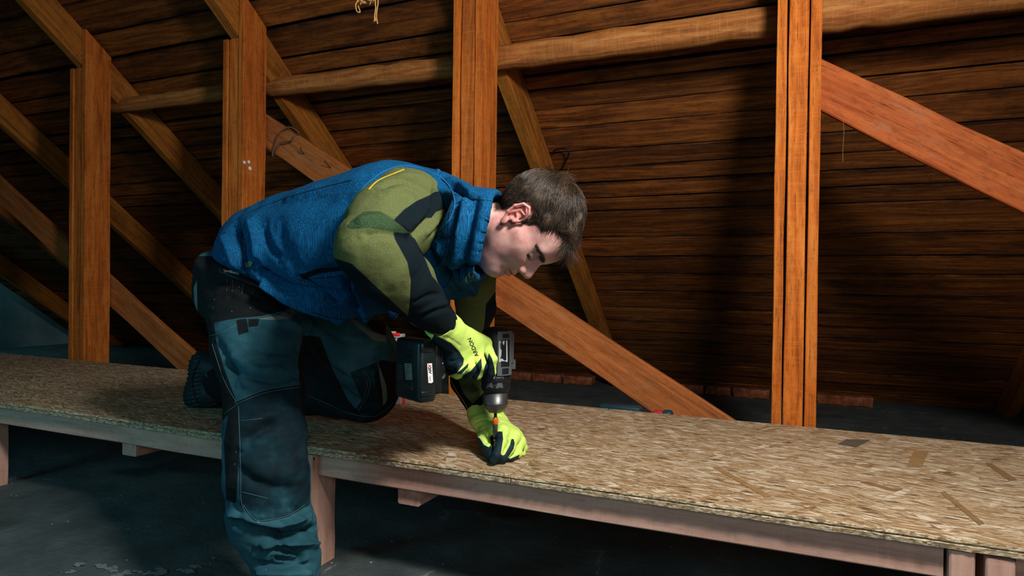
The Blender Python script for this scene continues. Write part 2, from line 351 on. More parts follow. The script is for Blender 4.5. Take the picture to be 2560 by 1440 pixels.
# ------------------------------------------------------------------ walkway platform
PT = .36; YA, YB_ = 1.457, 2.40
def panel(x0, x1, label, seed):
    rg = random.Random(seed); n = int((x1-x0)/.012); v = []; f = []; mi = []
    prof = [(YB_, PT), (YB_-.003, PT-.022), (YA+.02, PT-.022), (YA+.001, PT-.0205), (YA, PT-.011), (YA+.008, PT-.0095), (YA+.008, PT-.0075), (YA+.002, PT-.006), (YA+.003, PT-.0005), (YA+.006, PT)]
    m = len(prof)
    for i in range(n+1):
        x = x0+(x1-x0)*i/n
        for k, (y, z) in enumerate(prof):
            j = .0012 if k in (3, 4, 7, 8) else .0004
            if k in (0, 1): j = .0008
            v.append((x-x0, y+rg.uniform(-j, j)-YA, z-PT+(rg.uniform(-.0006, .0006) if k not in (0, 9) else 0)))
        if i:
            for k in range(m): k2 = (k+1) % m; f.append(((i-1)*m+k, i*m+k, i*m+k2, (i-1)*m+k2)); mi.append(1 if 2 <= k <= 8 else 0)
    f.append(tuple(range(m))); f.append(tuple(n*m+k for k in range(m))[::-1]); mi += [1, 1]
    o = link('osb_panel', mesh('osb_panel', v, f, mi), [M_OSB, M_OSBE], None, Matrix.Translation((x0, YA, PT)))
    return tag(o, label, 'panel', 'strand boards laid along the walkway')
panel(-6.6, -4.255, 'strand board panel at the far left end of the walkway', 1)
panel(-4.25, -1.755, 'long strand board panel in shade, left of the man, under his boot', 2)
panel(-1.75, -.631, 'short strand board panel under the man\'s knee and lower hand', 3)
panel(-.627, 1.6, 'bright strand board panel at right, nearest the camera', 4)
fr = empty('walkway_frame', (-1, 1.9, 0), 'low frame of new pinkish studs carrying the strand boards', 'frame')
def stud(name, A, B, W, T, yd, seed=0, parent=None, n=6, label=None):
    A = Vector(A); B = Vector(B); v, f = timber((B-A).length, W, T, n, .0008, .003, seed=seed)
    o = link(name, mesh(name, v, f), M_STUD, fr, frame(A, B-A, yd)); return o
for k, (x0, x1) in enumerate([(-6.2, -4.47), (-4.43, -2.931), (-2.885, -1.296), (-1.248, .285), (.40, 1.6)]):
    stud('joist', (x0, 1.503, .3035), (x1, 1.503, .3035), .064, .044, (0, 0, 1), k)
for k, (x0, x1) in enumerate([(-6.2, -4.47), (-4.43, -2.931), (-2.885, -1.296), (-1.248, .285), (.40, 1.6)]):
    stud('joist', (x0, 2.34, .3035), (x1, 2.34, .3035), .064, .044, (0, 0, 1), 20+k)
for k, x in enumerate((-4.45, -2.905, -1.272)):       # legs: planks on edge across the walkway front
    stud('leg', (x, 1.512, 0), (x, 1.512, .3355), .104, .044, (0, 1, 0), 40+k)
    stud('leg', (x, 2.33, 0), (x, 2.33, .3355), .132, .044, (0, 1, 0), 50+k)
for k, x in enumerate((.312, .372)):
    stud('leg', (x, 1.50, 0), (x, 1.50, .3355-.004*k), .075, .042 if k == 0 else .046, (0, 1, 0), 60+k)
stud('crosspiece', (-.95, 1.50, .247), (-.95, 2.33, .247), .045, .07, (0, 0, 1), 71)
stud('crosspiece', (-2.08, 1.50, .247), (-2.08, 2.33, .247), .045, .07, (0, 0, 1), 72)

# bricks along the eave
bk = [((1278, 925), (1332, 925), 'greyish broken brick at the left end of the row under the eave'), ((1336, 922), (1408, 930), 'long brick second in the row under the eave, left of the brace'),
      ((1412, 930), (1486, 940), 'brick in the eave row half hidden by the long brace'), ((1690, 968), (1762, 972), 'brick emerging from behind the long brace under the eave'),
      ((1764, 970), (1829, 978), 'brick with a crumbled top, third from the right in the eave row'), ((1833, 975), (1925, 985), 'brick just left of the right-hand post under the eave'),
      ((2040, 985), (2182, 992), 'long pale brick right of the right-hand post, last of the row')]
for k, (a, b, lab) in enumerate(bk):
    A = Vector(PY(*a, 5.12)); B = Vector(PY(*b, 5.12)); A.z = 0; B.z = 0; L = (B-A).length
    bm = bmesh.new(); bmesh.ops.create_cube(bm, size=1); bmesh.ops.scale(bm, vec=(L-.008, .11, .066), verts=bm.verts)
    bmesh.ops.subdivide_edges(bm, edges=[e for e in bm.edges if abs(e.verts[0].co.x-e.verts[1].co.x) > .01], cuts=5)
    for vv in bm.verts: vv.co += Vector((RNG.uniform(-.004, .004), RNG.uniform(-.004, .004), RNG.uniform(-.004, .003)))
    bmesh.ops.bevel(bm, geom=bm.edges[:], offset=.003, segments=1, affect='EDGES')
    me = bpy.data.meshes.new('brick'); bm.to_mesh(me); bm.free()
    o = link('brick', me, M_BRICK, None, Matrix.Translation(((A+B)/2)+Vector((0, 0, .036))) @ Matrix.Rotation(RNG.uniform(-.03, .03), 4, 'Z')); tag(o, lab, 'brick', 'loose bricks along the foot of the roof')

# paint flakes curling off the screed in the foreground
rg3 = random.Random(31); fv = []; ff = []
for px_, py_, n_, sp_ in ((175, 1428, 8, 10), (215, 1412, 7, 9), (250, 1420, 14, 12), (300, 1434, 8, 10), (345, 1432, 9, 9), (400, 1428, 8, 8), (450, 1424, 6, 8), (495, 1418, 5, 7)):
    for _ in range(n_*2//3):
        c_ = Vector(PZ(px_+rg3.gauss(0, sp_*1.6), py_+rg3.gauss(0, sp_*.45), .002)); r_ = rg3.uniform(.003, .013); k = len(fv); m_ = rg3.randint(5, 7); tl = rg3.uniform(-.35, .35)
        for i in range(m_): a = 2*math.pi*i/m_+rg3.uniform(-.3, .3); q = r_*rg3.uniform(.5, 1.2); fv.append((c_.x+math.cos(a)*q*1.6, c_.y+math.sin(a)*q, .0025+max(0, math.cos(a)*q*tl)+rg3.uniform(0, .001)))
        for i in range(m_): fv.append((fv[k+i][0], fv[k+i][1], fv[k+i][2]-.0012))
        ff.append(tuple(range(k, k+m_))); ff.append(tuple(range(k+2*m_-1, k+m_-1, -1)))
        for i in range(m_): j = (i+1) % m_; ff.append((k+i, k+i+m_, k+j+m_, k+j))
o = link('paint_flakes', mesh('paint_flakes', fv, ff), plain('flaking_paint', '#768385', .8), fo); o['kind'] = 'stuff'

# larger strands lying proud on the nearest panel
M_S1 = wood('brown_strand', '#6f5434', '#8d6f4a', '#a3855c', grain=3, stain=.1, knots=0); M_S2 = wood('grey_strand', '#3d382f', '#5b5346', '#6d6456', grain=3, stain=.1, knots=0)
pan = [o for o in COL.objects if o.name.startswith('osb_panel') and 'bright' in o['label']][0]
for quad, m_ in (([(2095, 1110), (2116, 1098), (2176, 1099), (2140, 1118)], M_S2), ([(2266, 1166), (2284, 1127), (2322, 1126), (2304, 1168)], M_S1), ([(2350, 1230), (2362, 1228), (2462, 1308), (2448, 1312)], M_S1),
                 ([(2462, 1158), (2478, 1158), (2542, 1198), (2524, 1202)], M_S1), 
                 ([(1782, 1168), (1796, 1167), (1930, 1240), (1912, 1242)], M_S1), ([(2150, 1205), (2170, 1204), (2250, 1225), (2235, 1228)], M_S1)):
    t_ = [Vector(PZ(x, y, PT+.0012)) for x, y in quad]; u_ = [p-Vector((0, 0, .0009)) for p in t_]
    link('strand', mesh('strand', t_+u_, [(3, 2, 1, 0), (4, 5, 6, 7), (0, 1, 5, 4), (1, 2, 6, 5), (2, 3, 7, 6), (3, 0, 4, 7)]), m_, pan)

# ------------------------------------------------------------------ sculpting kit: distance fields meshed by surface nets
from mathutils.bvhtree import BVHTree
def smin(a, b, k): h = np.clip(.5+.5*(b-a)/k, 0, 1); return b*(1-h)+a*h-k*h*(1-h)
def smax(a, b, k): return -smin(-a, -b, k)
def cap(p, a, b, ra, rb=None):
    if rb is None: rb = ra
    a = np.asarray(a, np.float32); b = np.asarray(b, np.float32); ab = b-a
    t = np.clip((p-a)@ab/max(ab@ab, 1e-9), 0, 1)[:, None]; return np.linalg.norm(p-a-ab*t, axis=1)-(ra+(rb-ra)*t[:, 0])
def ell(p, c, r, M=None):
    q = p-np.asarray(c, np.float32)
    if M is not None: q = q@np.asarray(M, np.float32).T
    r = np.asarray(r, np.float32); k0 = np.linalg.norm(q/r, axis=1); k1 = np.linalg.norm(q/(r*r), axis=1)+1e-9; return k0*(k0-1)/k1
def chain(p, pts, k=.02):
    d = None
    for (a, ra), (b, rb) in zip(pts[:-1], pts[1:]):
        e = cap(p, a, b, ra, rb); d = e if d is None else smin(d, e, k)
    return d
def J(x, y, d, r): return (P(x, y, d), r)
CAMM = np.stack([CR, CU, CF])                                     # rows: right, up, away from the lens
def nets(fn, lo, hi, h):
    lo = np.asarray(lo, float); n = (np.ceil((np.asarray(hi)-lo)/(4*h)).astype(int)); ax = [lo[i]+np.arange(n[i]+1)*4*h for i in range(3)]
    def ev(pts):
        out = np.empty(len(pts), np.float32)
        for s in range(0, len(pts), 400000): out[s:s+400000] = fn(pts[s:s+400000].astype(np.float32))
        return out
    g = np.stack(np.meshgrid(*ax, indexing='ij'), -1).reshape(-1, 3); c = ev(g).reshape(n+1)
    act = np.abs(c[:-1, :-1, :-1]) < 4*h*2.3
    for dx in (0, 1):
        for dy in (0, 1):
            for dz in (0, 1): act |= np.abs(c[dx:n[0]+dx, dy:n[1]+dy, dz:n[2]+dz]) < 4*h*2.0
    m = n*4+1; D = np.full(m, 1., np.float32)
    rep = np.repeat(np.repeat(np.repeat(c[:-1, :-1, :-1], 4, 0), 4, 1), 4, 2); D[:-1, :-1, :-1] = rep
    msk = np.zeros(m, bool); a4 = np.repeat(np.repeat(np.repeat(act, 4, 0), 4, 1), 4, 2)
    for dx in (0, 1):
        for dy in (0, 1):
            for dz in (0, 1): msk[dx:m[0]-1+dx, dy:m[1]-1+dy, dz:m[2]-1+dz] |= a4
    ii = np.argwhere(msk); D[msk] = ev(lo+ii*h)
    S = D < 0; corners = [(i, j, k) for i in (0, 1) for j in (0, 1) for k in (0, 1)]
    cnt = sum(S[i:m[0]-1+i, j:m[1]-1+j, k:m[2]-1+k].astype(np.int8) for i, j, k in corners)
    cells = np.argwhere((cnt > 0) & (cnt < 8)); idx = np.full(np.array(m)-1, -1, np.int32); idx[tuple(cells.T)] = np.arange(len(cells))
    acc = np.zeros((len(cells), 3)); na = np.zeros(len(cells))
    for a in range(8):
        for b in range(a+1, 8):
            ca, cb = np.array(corners[a]), np.array(corners[b])
            if np.abs(ca-cb).sum() != 1: continue
            da = D[tuple((cells+ca).T)]; db = D[tuple((cells+cb).T)]; x = (da < 0) != (db < 0)
            t = np.where(x, da/np.where(x, da-db, 1), 0); acc += np.where(x[:, None], ca+(cb-ca)*t[:, None], 0); na += x
    V = lo+(cells+acc/na[:, None])*h
    Q = []
    for axi in range(3):
        sl = [slice(None)]*3; sl[axi] = slice(0, -1); s0 = S[tuple(sl)]; sl[axi] = slice(1, None); s1 = S[tuple(sl)]
        e = np.argwhere(s0 != s1); o1, o2 = [(1, 2), (2, 0), (0, 1)][axi]
        e = e[(e[:, o1] > 0) & (e[:, o2] > 0) & (e[:, o1] < m[o1]-1) & (e[:, o2] < m[o2]-1)]
        def at(a, b): q = e.copy(); q[:, o1] -= a; q[:, o2] -= b; return idx[tuple(q.T)]
        q = np.stack([at(1, 1), at(0, 1), at(0, 0), at(1, 0)], 1); fl = s0[tuple(e.T)]; q[~fl] = q[~fl][:, ::-1]; Q.append(q)
    return V, np.concatenate(Q)
def vnorm(V, Q):
    n = np.cross(V[Q[:, 2]]-V[Q[:, 0]], V[Q[:, 3]]-V[Q[:, 1]]); N = np.zeros_like(V)
    for k in range(4): np.add.at(N, Q[:, k], n)
    return N/(np.linalg.norm(N, axis=1, keepdims=True)+1e-12)
def bvh(V, Q): return BVHTree.FromPolygons([tuple(a) for a in V], [tuple(a) for a in Q.tolist()])
CCv = Vector(CC)
def drape(tree, pts, step=4., off=0., dense=True):
    """walk a polyline given as photo pixels over a surface and return its points in space"""
    out = []; pts = [np.array(p, float) for p in pts]
    seq = []
    if dense and len(pts) > 2: pts = smooth_poly(pts)
    for a, b in zip(pts[:-1], pts[1:]):
        m = max(1, int(np.linalg.norm(b-a)/step)) if dense else 1; seq += [a+(b-a)*i/m for i in range(m)]
    seq.append(pts[-1])
    for q in seq:
        d = Vector(ray(q[0], q[1])).normalized(); h = tree.ray_cast(CCv, d)
        if h[0] is not None: out.append(h[0]-d*off)
    return out
def smooth_poly(pts, n=6):
    o = []; m = len(pts)
    for i in range(m-1):
        p0, p1, p2, p3 = pts[max(i-1, 0)], pts[i], pts[i+1], pts[min(i+2, m-1)]
        for k in range(n):
            t = k/n; o.append(.5*((2*p1)+(-p0+p2)*t+(2*p0-5*p1+4*p2-p3)*t*t+(-p0+3*p1-3*p2+p3)*t**3))
    o.append(pts[-1]); return o
def segdist(V, pts):
    best = np.full(len(V), 9., np.float32); pts = np.array([tuple(p) for p in pts], np.float32); V = V.astype(np.float32)
    lo = pts.min(0)-.07; hi = pts.max(0)+.07; sel = np.all((V > lo) & (V < hi), 1); v = V[sel]
    bb = best[sel]
    for a, b in zip(pts[:-1], pts[1:]):
        ab = b-a; t = np.clip((v-a)@ab/max(ab@ab, 1e-12), 0, 1)[:, None]; bb = np.minimum(bb, np.linalg.norm(v-a-ab*t, axis=1))
    best[sel] = bb; return best
def strokes(V, Q, lst):
    """lst: (pixel polyline, amplitude m, width m) pressed into or raised from the surface"""
    N = vnorm(V, Q); tree = bvh(V, Q); disp = np.zeros(len(V))
    for pts, amp, wd in lst:
        pp = drape(tree, pts, 8)
        if len(pp) < 2: continue
        # taper towards both ends
        d = segdist(V, pp); e0 = np.linalg.norm(V-np.array(pp[0]), axis=1); e1 = np.linalg.norm(V-np.array(pp[-1]), axis=1)
        ta = np.clip(np.minimum(e0, e1)/(wd*1.6), .15, 1)
        disp += amp*np.exp(-(d/wd)**2)*ta
    return V+N*disp[:, None]
def _h(i, j, k, s): n = np.sin(i*127.1+j*311.7+k*74.7+s*19.3)*43758.5453; return n-np.floor(n)
def vnoise(p, s=0):
    i = np.floor(p); f = p-i; u = f*f*(3-2*f); r = 0
    for a in (0, 1):
        for b in (0, 1):
            for c in (0, 1):
                r = r+_h(i[:, 0]+a, i[:, 1]+b, i[:, 2]+c, s)*(u[:, 0] if a else 1-u[:, 0])*(u[:, 1] if b else 1-u[:, 1])*(u[:, 2] if c else 1-u[:, 2])
    return r*2-1
def fbm(p, s=0, o=3): return sum(vnoise(p*2**k, s+k)*.5**k for k in range(o))
def topx(V):
    d = V-CC; z = d@CF; return 1280+FP*(d@CR)/z, 720-FP*(d@CU)/z, z
def polymask(V, polys, soft=1.):
    """signed distance (pixels at the photo scale, inside positive) to panels sewn into a garment"""
    x, y, z = topx(V); best = np.full(len(V), -1e3)
    for poly in polys:
        poly = np.array(poly, float); m = len(poly); d = np.full(len(V), 1e9); ins = np.zeros(len(V), bool)
        for i in range(m):
            a = poly[i]; b = poly[(i+1) % m]; ab = b-a; t = np.clip(((x-a[0])*ab[0]+(y-a[1])*ab[1])/(ab@ab), 0, 1)
            d = np.minimum(d, np.hypot(x-a[0]-ab[0]*t, y-a[1]-ab[1]*t))
            c = ((a[1] > y) != (b[1] > y)) & (x < (b[0]-a[0])*(y-a[1])/((b[1]-a[1]) or 1e-9)+a[0]); ins ^= c
        best = np.maximum(best, np.where(ins, d, -d))
    return best
def sculpt(name, V, Q, mat, parent, attrs=None):
    me = bpy.data.meshes.new(name); me.vertices.add(len(V)); me.vertices.foreach_set('co', V.astype(np.float32).ravel())
    me.loops.add(Q.size); me.loops.foreach_set('vertex_index', Q.astype(np.int32).ravel()); me.polygons.add(len(Q))
    me.polygons.foreach_set('loop_start', np.arange(len(Q), dtype=np.int32)*4)
    for k, a in (attrs or {}).items(): at = me.attributes.new(k, 'FLOAT', 'POINT'); at.data.foreach_set('value', np.asarray(a, np.float32))
    me.update(calc_edges=True); me.validate(); me.shade_smooth()
    return link(name, me, mat, parent)
def thread(name, lines, r, mat, parent, tree, off=.0006, n=5):
    o = None
    for l in lines:
        p = drape(tree, l, 5, off)
        if len(p) > 1: v, f = tube(p, r, n); o = link(name, mesh(name, v, f), mat, parent, None, True)
    return o
def lettering(text, tree, org, xdir, size, mat, parent, name='lettering', off=.0008, flip=1, shear=0., bold=0., ang=None, spacing=1.):
    """flat printed text laid on a surface: org = pixel of its start, xdir = pixel direction of the baseline"""
    cu = bpy.data.curves.new('t', 'FONT'); cu.body = text; cu.size = 1; cu.shear = shear; cu.offset = bold; cu.space_character = spacing
    o = bpy.data.objects.new('t', cu); COL.objects.link(o); dg = bpy.context.evaluated_depsgraph_get(); me = bpy.data.meshes.new_from_object(o.evaluated_get(dg)); bpy.data.objects.remove(o)
    bm = bmesh.new(); bm.from_mesh(me); bmesh.ops.triangulate(bm, faces=bm.faces)
    bmesh.ops.subdivide_edges(bm, edges=[e for e in bm.edges if e.calc_length() > .25], cuts=1); bmesh.ops.triangulate(bm, faces=bm.faces); bm.to_mesh(me); bm.free()
    ux = np.array(xdir, float); L = np.linalg.norm(ux); ux /= L; uy = np.array([ux[1], -ux[0]])*flip
    for v in me.vertices:
        q = np.array(org)+ux*v.co.x*size+uy*v.co.y*size
        d = Vector(ray(q[0], q[1])).normalized(); h = tree.ray_cast(CCv, d)
        v.co = (h[0]-d*off) if h[0] is not None else Vector(P(q[0], q[1], 1.5))
    me.name = name; me.update(); return link(name, me, mat, parent)

# ------------------------------------------------------------------ cloth, skin and glove materials
def vest_mat():
    t = NT('blue_marl_fleece', .85, .15); p = t.vec()
    n1 = t.noise(t.mapv(p, (160, 160, 1), (.0, .0, .4)), 1., 3, .7); n = t.noise(t.mapv(p, (560, 560, 26), (0, .35, .3)), 1., 3, .5); b = t.noise(p, 900., 2)
    c = t.ramp(n, [(.28, '#02283e'), (.45, '#034168'), (.58, '#04588c'), (.8, '#0e7ab4')])
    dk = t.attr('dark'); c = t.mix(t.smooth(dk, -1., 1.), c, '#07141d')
    c = t.mix(t.math('MULTIPLY', t.smooth(t.attr('shadepanel'), -2., 2.), .45), c, '#04365c')
    return t.out(c, None, t.bump(t.math('ADD', n, b), .25, .0008))
def shirt_mat():
    t = NT('knit_shirt', .9, .12); p = t.vec()
    wv = t.noise(t.mapv(p, (120, 520, 520), (.3, .5, .9)), 1., 2, .5)
    n = t.noise(p, 700., 3, .7)
    g = t.math('ADD', t.math('MULTIPLY', wv, .45), t.math('MULTIPLY', n, .55))
    c = t.ramp(g, [(.2, '#3a4327'), (.5, '#59633c'), (.8, '#7d8557')])
    c = t.mix(t.smooth(t.attr('ribbed'), -1.5, 1.5), c, t.ramp(wv, [(.2, '#16281f'), (.7, '#3f5a3a')]))
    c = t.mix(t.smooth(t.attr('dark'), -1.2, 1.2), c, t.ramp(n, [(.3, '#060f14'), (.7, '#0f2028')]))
    return t.out(c, None, t.bump(g, .5, .0012))
def trouser_mat():
    t = NT('work_trousers', .85, .2); p = t.vec(); n = t.noise(p, 500., 3, .7); a = t.noise(p, 9., 4, .65)
    c = t.ramp(t.math('ADD', t.math('MULTIPLY', a, .75), t.math('MULTIPLY', n, .25)), [(.3, '#173c48'), (.52, '#265664'), (.68, '#3f6f7c')])
    c = t.mix(t.smooth(t.attr('patch'), -1., 1.), c, t.ramp(a, [(.35, '#061a22'), (.52, '#0b2933'), (.62, '#133c48'), (.72, '#2f5a66')]))
    c = t.mix(t.smooth(t.attr('dark'), -1., 1.), c, t.ramp(a, [(.3, '#0a0e11'), (.7, '#151d21')]))
    c = t.mix(t.smooth(t.attr('grey'), -1., 1.), c, '#6b7a7a')
    sp = t.n('TexVoronoi', Vector=p, Scale=55.); k = t.math('MULTIPLY', t.math('LESS_THAN', sp.outputs['Distance'], .07), t.math('GREATER_THAN', t.n('SeparateColor', Color=sp.outputs['Color']).outputs[0], .86))
    c = t.mix(t.math('MULTIPLY', k, .8), c, '#a8bcc0')
    return t.out(c, None, t.bump(n, .5, .0009))
def glove_mat():
    t = NT('knit_glove', .7, .3); p = t.vec(); wv = t.n('TexWave', _wave_type='BANDS', Vector=t.mapv(p, (1, 1, 1), (.6, .8, .2)), Scale=260., Distortion=.5).outputs['Fac']; n = t.noise(p, 500., 2)
    c = t.ramp(t.math('ADD', t.math('MULTIPLY', wv, .5), t.math('MULTIPLY', n, .5)), [(.3, '#c0ea55'), (.7, '#e0ff90')])
    m = t.smooth(t.attr('coat'), -.7, .7); a = t.noise(p, 60., 4)
    c = t.mix(m, c, t.ramp(a, [(.3, '#04161d'), (.7, '#0d3140')]))
    return t.out(c, t.n('Mix', Factor=m).outputs[0] if False else None, t.bump(t.math('ADD', wv, n), .35, .0006))
def skin_mat():
    t = NT('skin', .48, .42); p = t.vec()
    t.b.inputs['Subsurface Weight'].default_value = .25; t.b.inputs['Subsurface Radius'].default_value = (.012, .004, .002); t.b.inputs['Subsurface Scale'].default_value = .5
    a = t.noise(p, 35., 4, .6); b = t.noise(p, 900., 3, .7)
    c = t.ramp(a, [(.3, '#bb8480'), (.5, '#cf9f98'), (.7, '#dcb4ab')])
    c = t.mix(t.math('MULTIPLY', t.attr('red'), .6), c, '#c85a4c')
    dots = t.n('TexVoronoi', Vector=p, Scale=1300.).outputs['Distance']
    c = t.mix(t.math('MULTIPLY', t.attr('stubble'), t.math('ADD', .30, t.math('MULTIPLY', t.smooth(dots, .5, .2), .35))), c, '#6f5a57')
    c = t.mix(t.attr('scalp'), c, '#2a1f19')
    c = t.mix(t.attr('brow_lid_shade'), c, '#2b1c17')
    ml = t.n('TexVoronoi', Vector=p, Scale=42.); k = t.math('MULTIPLY', t.math('LESS_THAN', ml.outputs['Distance'], .045), t.math('GREATER_THAN', t.n('SeparateColor', Color=ml.outputs['Color']).outputs[2], .72))
    c = t.mix(t.math('MULTIPLY', k, .7), c, '#5a2f26')
    return t.out(c, t.math('ADD', .38, t.math('MULTIPLY', b, .25)), t.bump(b, .25, .0006))
M_VEST, M_SHIRT, M_TROU, M_GLOVE, M_SKIN = vest_mat(), shirt_mat(), trouser_mat(), glove_mat(), skin_mat()
M_THREAD = plain('pale_thread', '#4d7883', .8); M_BLACK = plain('black_rubber', '#0b0f12', .55, .4, nz=.3); M_BOOT = plain('dark_boot_leather', '#17262b', .6, .35, nz=.5, sc=30, bump=.001)
M_WHITE = plain('white_print', '#e8ecee', .6); M_GREENP = plain('lime_print', '#9fe08a', .6); M_ORANGEP = plain('orange_print', '#e79a2c', .6); M_INK = plain('black_print', '#101010', .6)
M_YEL = plain('yellow_piping', '#b8a52e', .8); M_HAIR = None
def hair_mat():
    t = NT('brown_hair', .38, .6); r = t.n('ObjectInfo').outputs['Random']; a = t.attr('tone')
    c = t.ramp(a, [(0, '#0e0b09'), (.5, '#33271d'), (1, '#6b5743')]); t.b.inputs['Anisotropic'].default_value = .5
    return t.out(c)
M_HAIR = hair_mat()

# ------------------------------------------------------------------ the man
man = empty('person', P(700, 1560, 1.62)*np.array([1, 1, 0]), 'man in blue vest and lime work gloves, bent over drilling into the walkway', 'person')

# ---- trousers
def f_trou(p):
    near = chain(p, [J(622, 745, 1.82, .118), J(645, 880, 1.72, .108), J(662, 985, 1.62, .092), J(664, 1090, 1.57, .090), J(668, 1190, 1.56, .092), J(672, 1265, 1.555, .094)], .03)
    bunch = smin(cap(p, P(668, 1290, 1.555), P(692, 1318, 1.56), .094, .092), cap(p, P(702, 1362, 1.555), P(716, 1400, 1.55), .084, .080), .012)
    near = smin(near, bunch, .016); near = smin(near, cap(p, P(716, 1410, 1.55), P(716, 1500, 1.54), .076, .078), .010)
    far = chain(p, [J(775, 765, 1.99, .125), J(865, 845, 2.02, .126), J(898, 900, 2.04, .122), J(912, 965, 2.075, .114)], .03)
    far = smin(far, cap(p, P(908, 985, 2.085), P(610, 968, 2.33), .086, .072), .02)
    far = smin(far, cap(p, P(640, 968, 2.31), P(560, 955, 2.36), .080, .070), .02)
    pel = smin(ell(p, P(598, 722, 1.88), (.125, .115, .13), CAMM), cap(p, P(640, 700, 1.86), P(770, 735, 1.93), .115, .125), .04)
    belt = smin(ell(p, P(560, 668, 1.86), (.062, .045, .13), CAMM), pel, .03)
    d = smin(smin(near, far, .035), belt, .05)
    d = np.maximum(d, .3625-p[:, 2]) if False else d
    # the kneeling leg rests on the board
    on = (p[:, 1] > 1.40); return np.where(on, smax(d, (.3625-p[:, 2]).astype(np.float32), .012), d)
V, Q = nets(f_trou, (-2.35, .82, .0), (-.7, 2.15, 1.02), .0045)
ST = [([(560, 905), (610, 935), (680, 950), (745, 938)], -.007, .010), ([(575, 880), (640, 925), (720, 925)], .006, .014), ([(590, 965), (640, 985), (700, 965)], -.005, .010),
      ([(540, 850), (570, 900), (590, 960)], -.008, .011), ([(600, 860), (690, 880), (750, 872)], -.004, .012), ([(610, 830), (700, 840)], .004, .014),
      ([(605, 1120), (640, 1080), (700, 1055)], -.010, .014), ([(600, 1090), (650, 1050), (720, 1030)], .007, .018), ([(590, 1170), (660, 1215), (740, 1225)], -.006, .013), ([(600, 1150), (680, 1180), (750, 1180)], .006, .020),
      ([(570, 1300), (640, 1320), (690, 1335), (700, 1365)], -.013, .010), ([(560, 1290), (630, 1300), (700, 1312), (775, 1285)], .008, .012), ([(690, 1345), (740, 1335), (795, 1318)], -.010, .009),
      ([(640, 1375), (700, 1375), (750, 1385), (745, 1400), (680, 1398)], -.010, .008), ([(650, 1362), (720, 1358), (790, 1362)], .008, .010), ([(640, 1410), (700, 1418), (780, 1410)], -.007, .009), ([(640, 1430), (780, 1432)], .006, .010),
      ([(578, 1240), (600, 1290), (640, 1330)], -.007, .010), ([(740, 1260), (760, 1300), (720, 1320)], -.006, .010), ([(700, 1300), (775, 1305)], .006, .009),
      ([(770, 840), (800, 900), (860, 940), (930, 955)], -.006, .012), ([(800, 830), (870, 870), (950, 890)], -.006, .014), ([(790, 800), (850, 840), (930, 850)], .006, .016), ([(840, 960), (900, 1000), (970, 1010)], -.006, .012), ([(800, 1000), (850, 1030), (920, 1040)], -.005, .012), ([(880, 930), (910, 980), (905, 1020)], .005, .014),
      ([(550, 700), (640, 740), (730, 775)], -.005, .010), ([(560, 740), (640, 765), (710, 780)], -.004, .012), ([(750, 790), (780, 815), (760, 850)], -.010, .012), ([(690, 795), (760, 830)], .006, .016)]
V = strokes(V, Q, [(a, b*(2.6 if a[0][1] > 1270 else 1.7), c*(.8 if a[0][1] > 1270 else 1)) for a, b, c in ST]); N = vnorm(V, Q)
V = V+N*(.0035*fbm(V*np.array([14, 14, 22]), 3, 3)+.0022*np.abs(fbm(V*np.array([20, 20, 46]), 9, 2)))[:, None]
dark = polymask(V, [[(480, 640), (545, 640), (745, 735), (742, 760), (705, 778), (655, 790), (590, 797), (535, 808), (540, 850), (560, 920), (590, 1000), (560, 1030), (500, 900), (470, 760)],
                    [(595, 1010), (575, 1010), (560, 1100), (565, 1250), (590, 1260), (597, 1150)], [(590, 800), (616, 797), (622, 830), (596, 838)], [(620, 798), (648, 797), (645, 815), (622, 818)],
                    [(757, 838), (800, 842), (830, 920), (870, 1000), (905, 1040), (870, 1062), (755, 1040), (745, 900)], [(905, 800), (965, 800), (966, 840), (940, 835)], [(950, 900), (995, 905), (1000, 1030), (900, 1062), (955, 1020), (935, 940)], [(440, 870), (590, 1010), (560, 1050), (440, 1040)]])
patch = polymask(V, [[(590, 1004), (660, 975), (752, 958), (775, 1100), (775, 1262), (722, 1292), (668, 1305), (634, 1304), (600, 1262), (596, 1140)], [(875, 930), (960, 900), (1000, 990), (960, 1070), (860, 1062), (905, 1000)]])
grey = polymask(V, [[(640, 797), (700, 788), (728, 768), (738, 780), (728, 796), (680, 800)], [(866, 790), (880, 790), (920, 825), (964, 840), (966, 856), (935, 850), (895, 820)], [(944, 905), (952, 925), (966, 965), (968, 1000), (958, 1016), (955, 975)], [(484, 720), (492, 700), (494, 790), (500, 815), (488, 790)]])
trou = sculpt('trousers', V, Q, M_TROU, man, dict(dark=dark, patch=patch, grey=grey)); tag(trou, 'petrol work trousers with black holster panels and knee patches')
T_TROU = bvh(V, Q)
thread('stitching', [[(590, 1004), (660, 976), (752, 960)], [(592, 1010), (662, 982), (752, 967)], [(596, 1015), (600, 1120), (602, 1200), (605, 1262), (634, 1303), (668, 1306), (722, 1294), (763, 1268)], [(608, 1262), (636, 1298), (668, 1300), (722, 1288), (762, 1262)],
                     [(530, 860), (560, 950), (590, 1004)], [(534, 808), (590, 797), (650, 792), (700, 782)], [(600, 1052), (656, 1046)], [(604, 1230), (670, 1246)], [(524, 840), (552, 832), (592, 812)], [(594, 1010), (560, 1035)],
                     [(905, 925), (918, 960), (905, 1010), (895, 1030)], [(912, 925), (925, 960), (912, 1010)], [(762, 985), (820, 1010), (880, 1035), (940, 1040), (985, 1005)], [(880, 790), (920, 826), (966, 842)]], .0006, M_THREAD, trou, T_TROU)
belt = thread('belt_loop', [[(570, 694), (566, 728)], [(584, 698), (580, 730)], [(612, 705), (604, 735)]], .003, M_BLACK, trou, T_TROU, 0.)
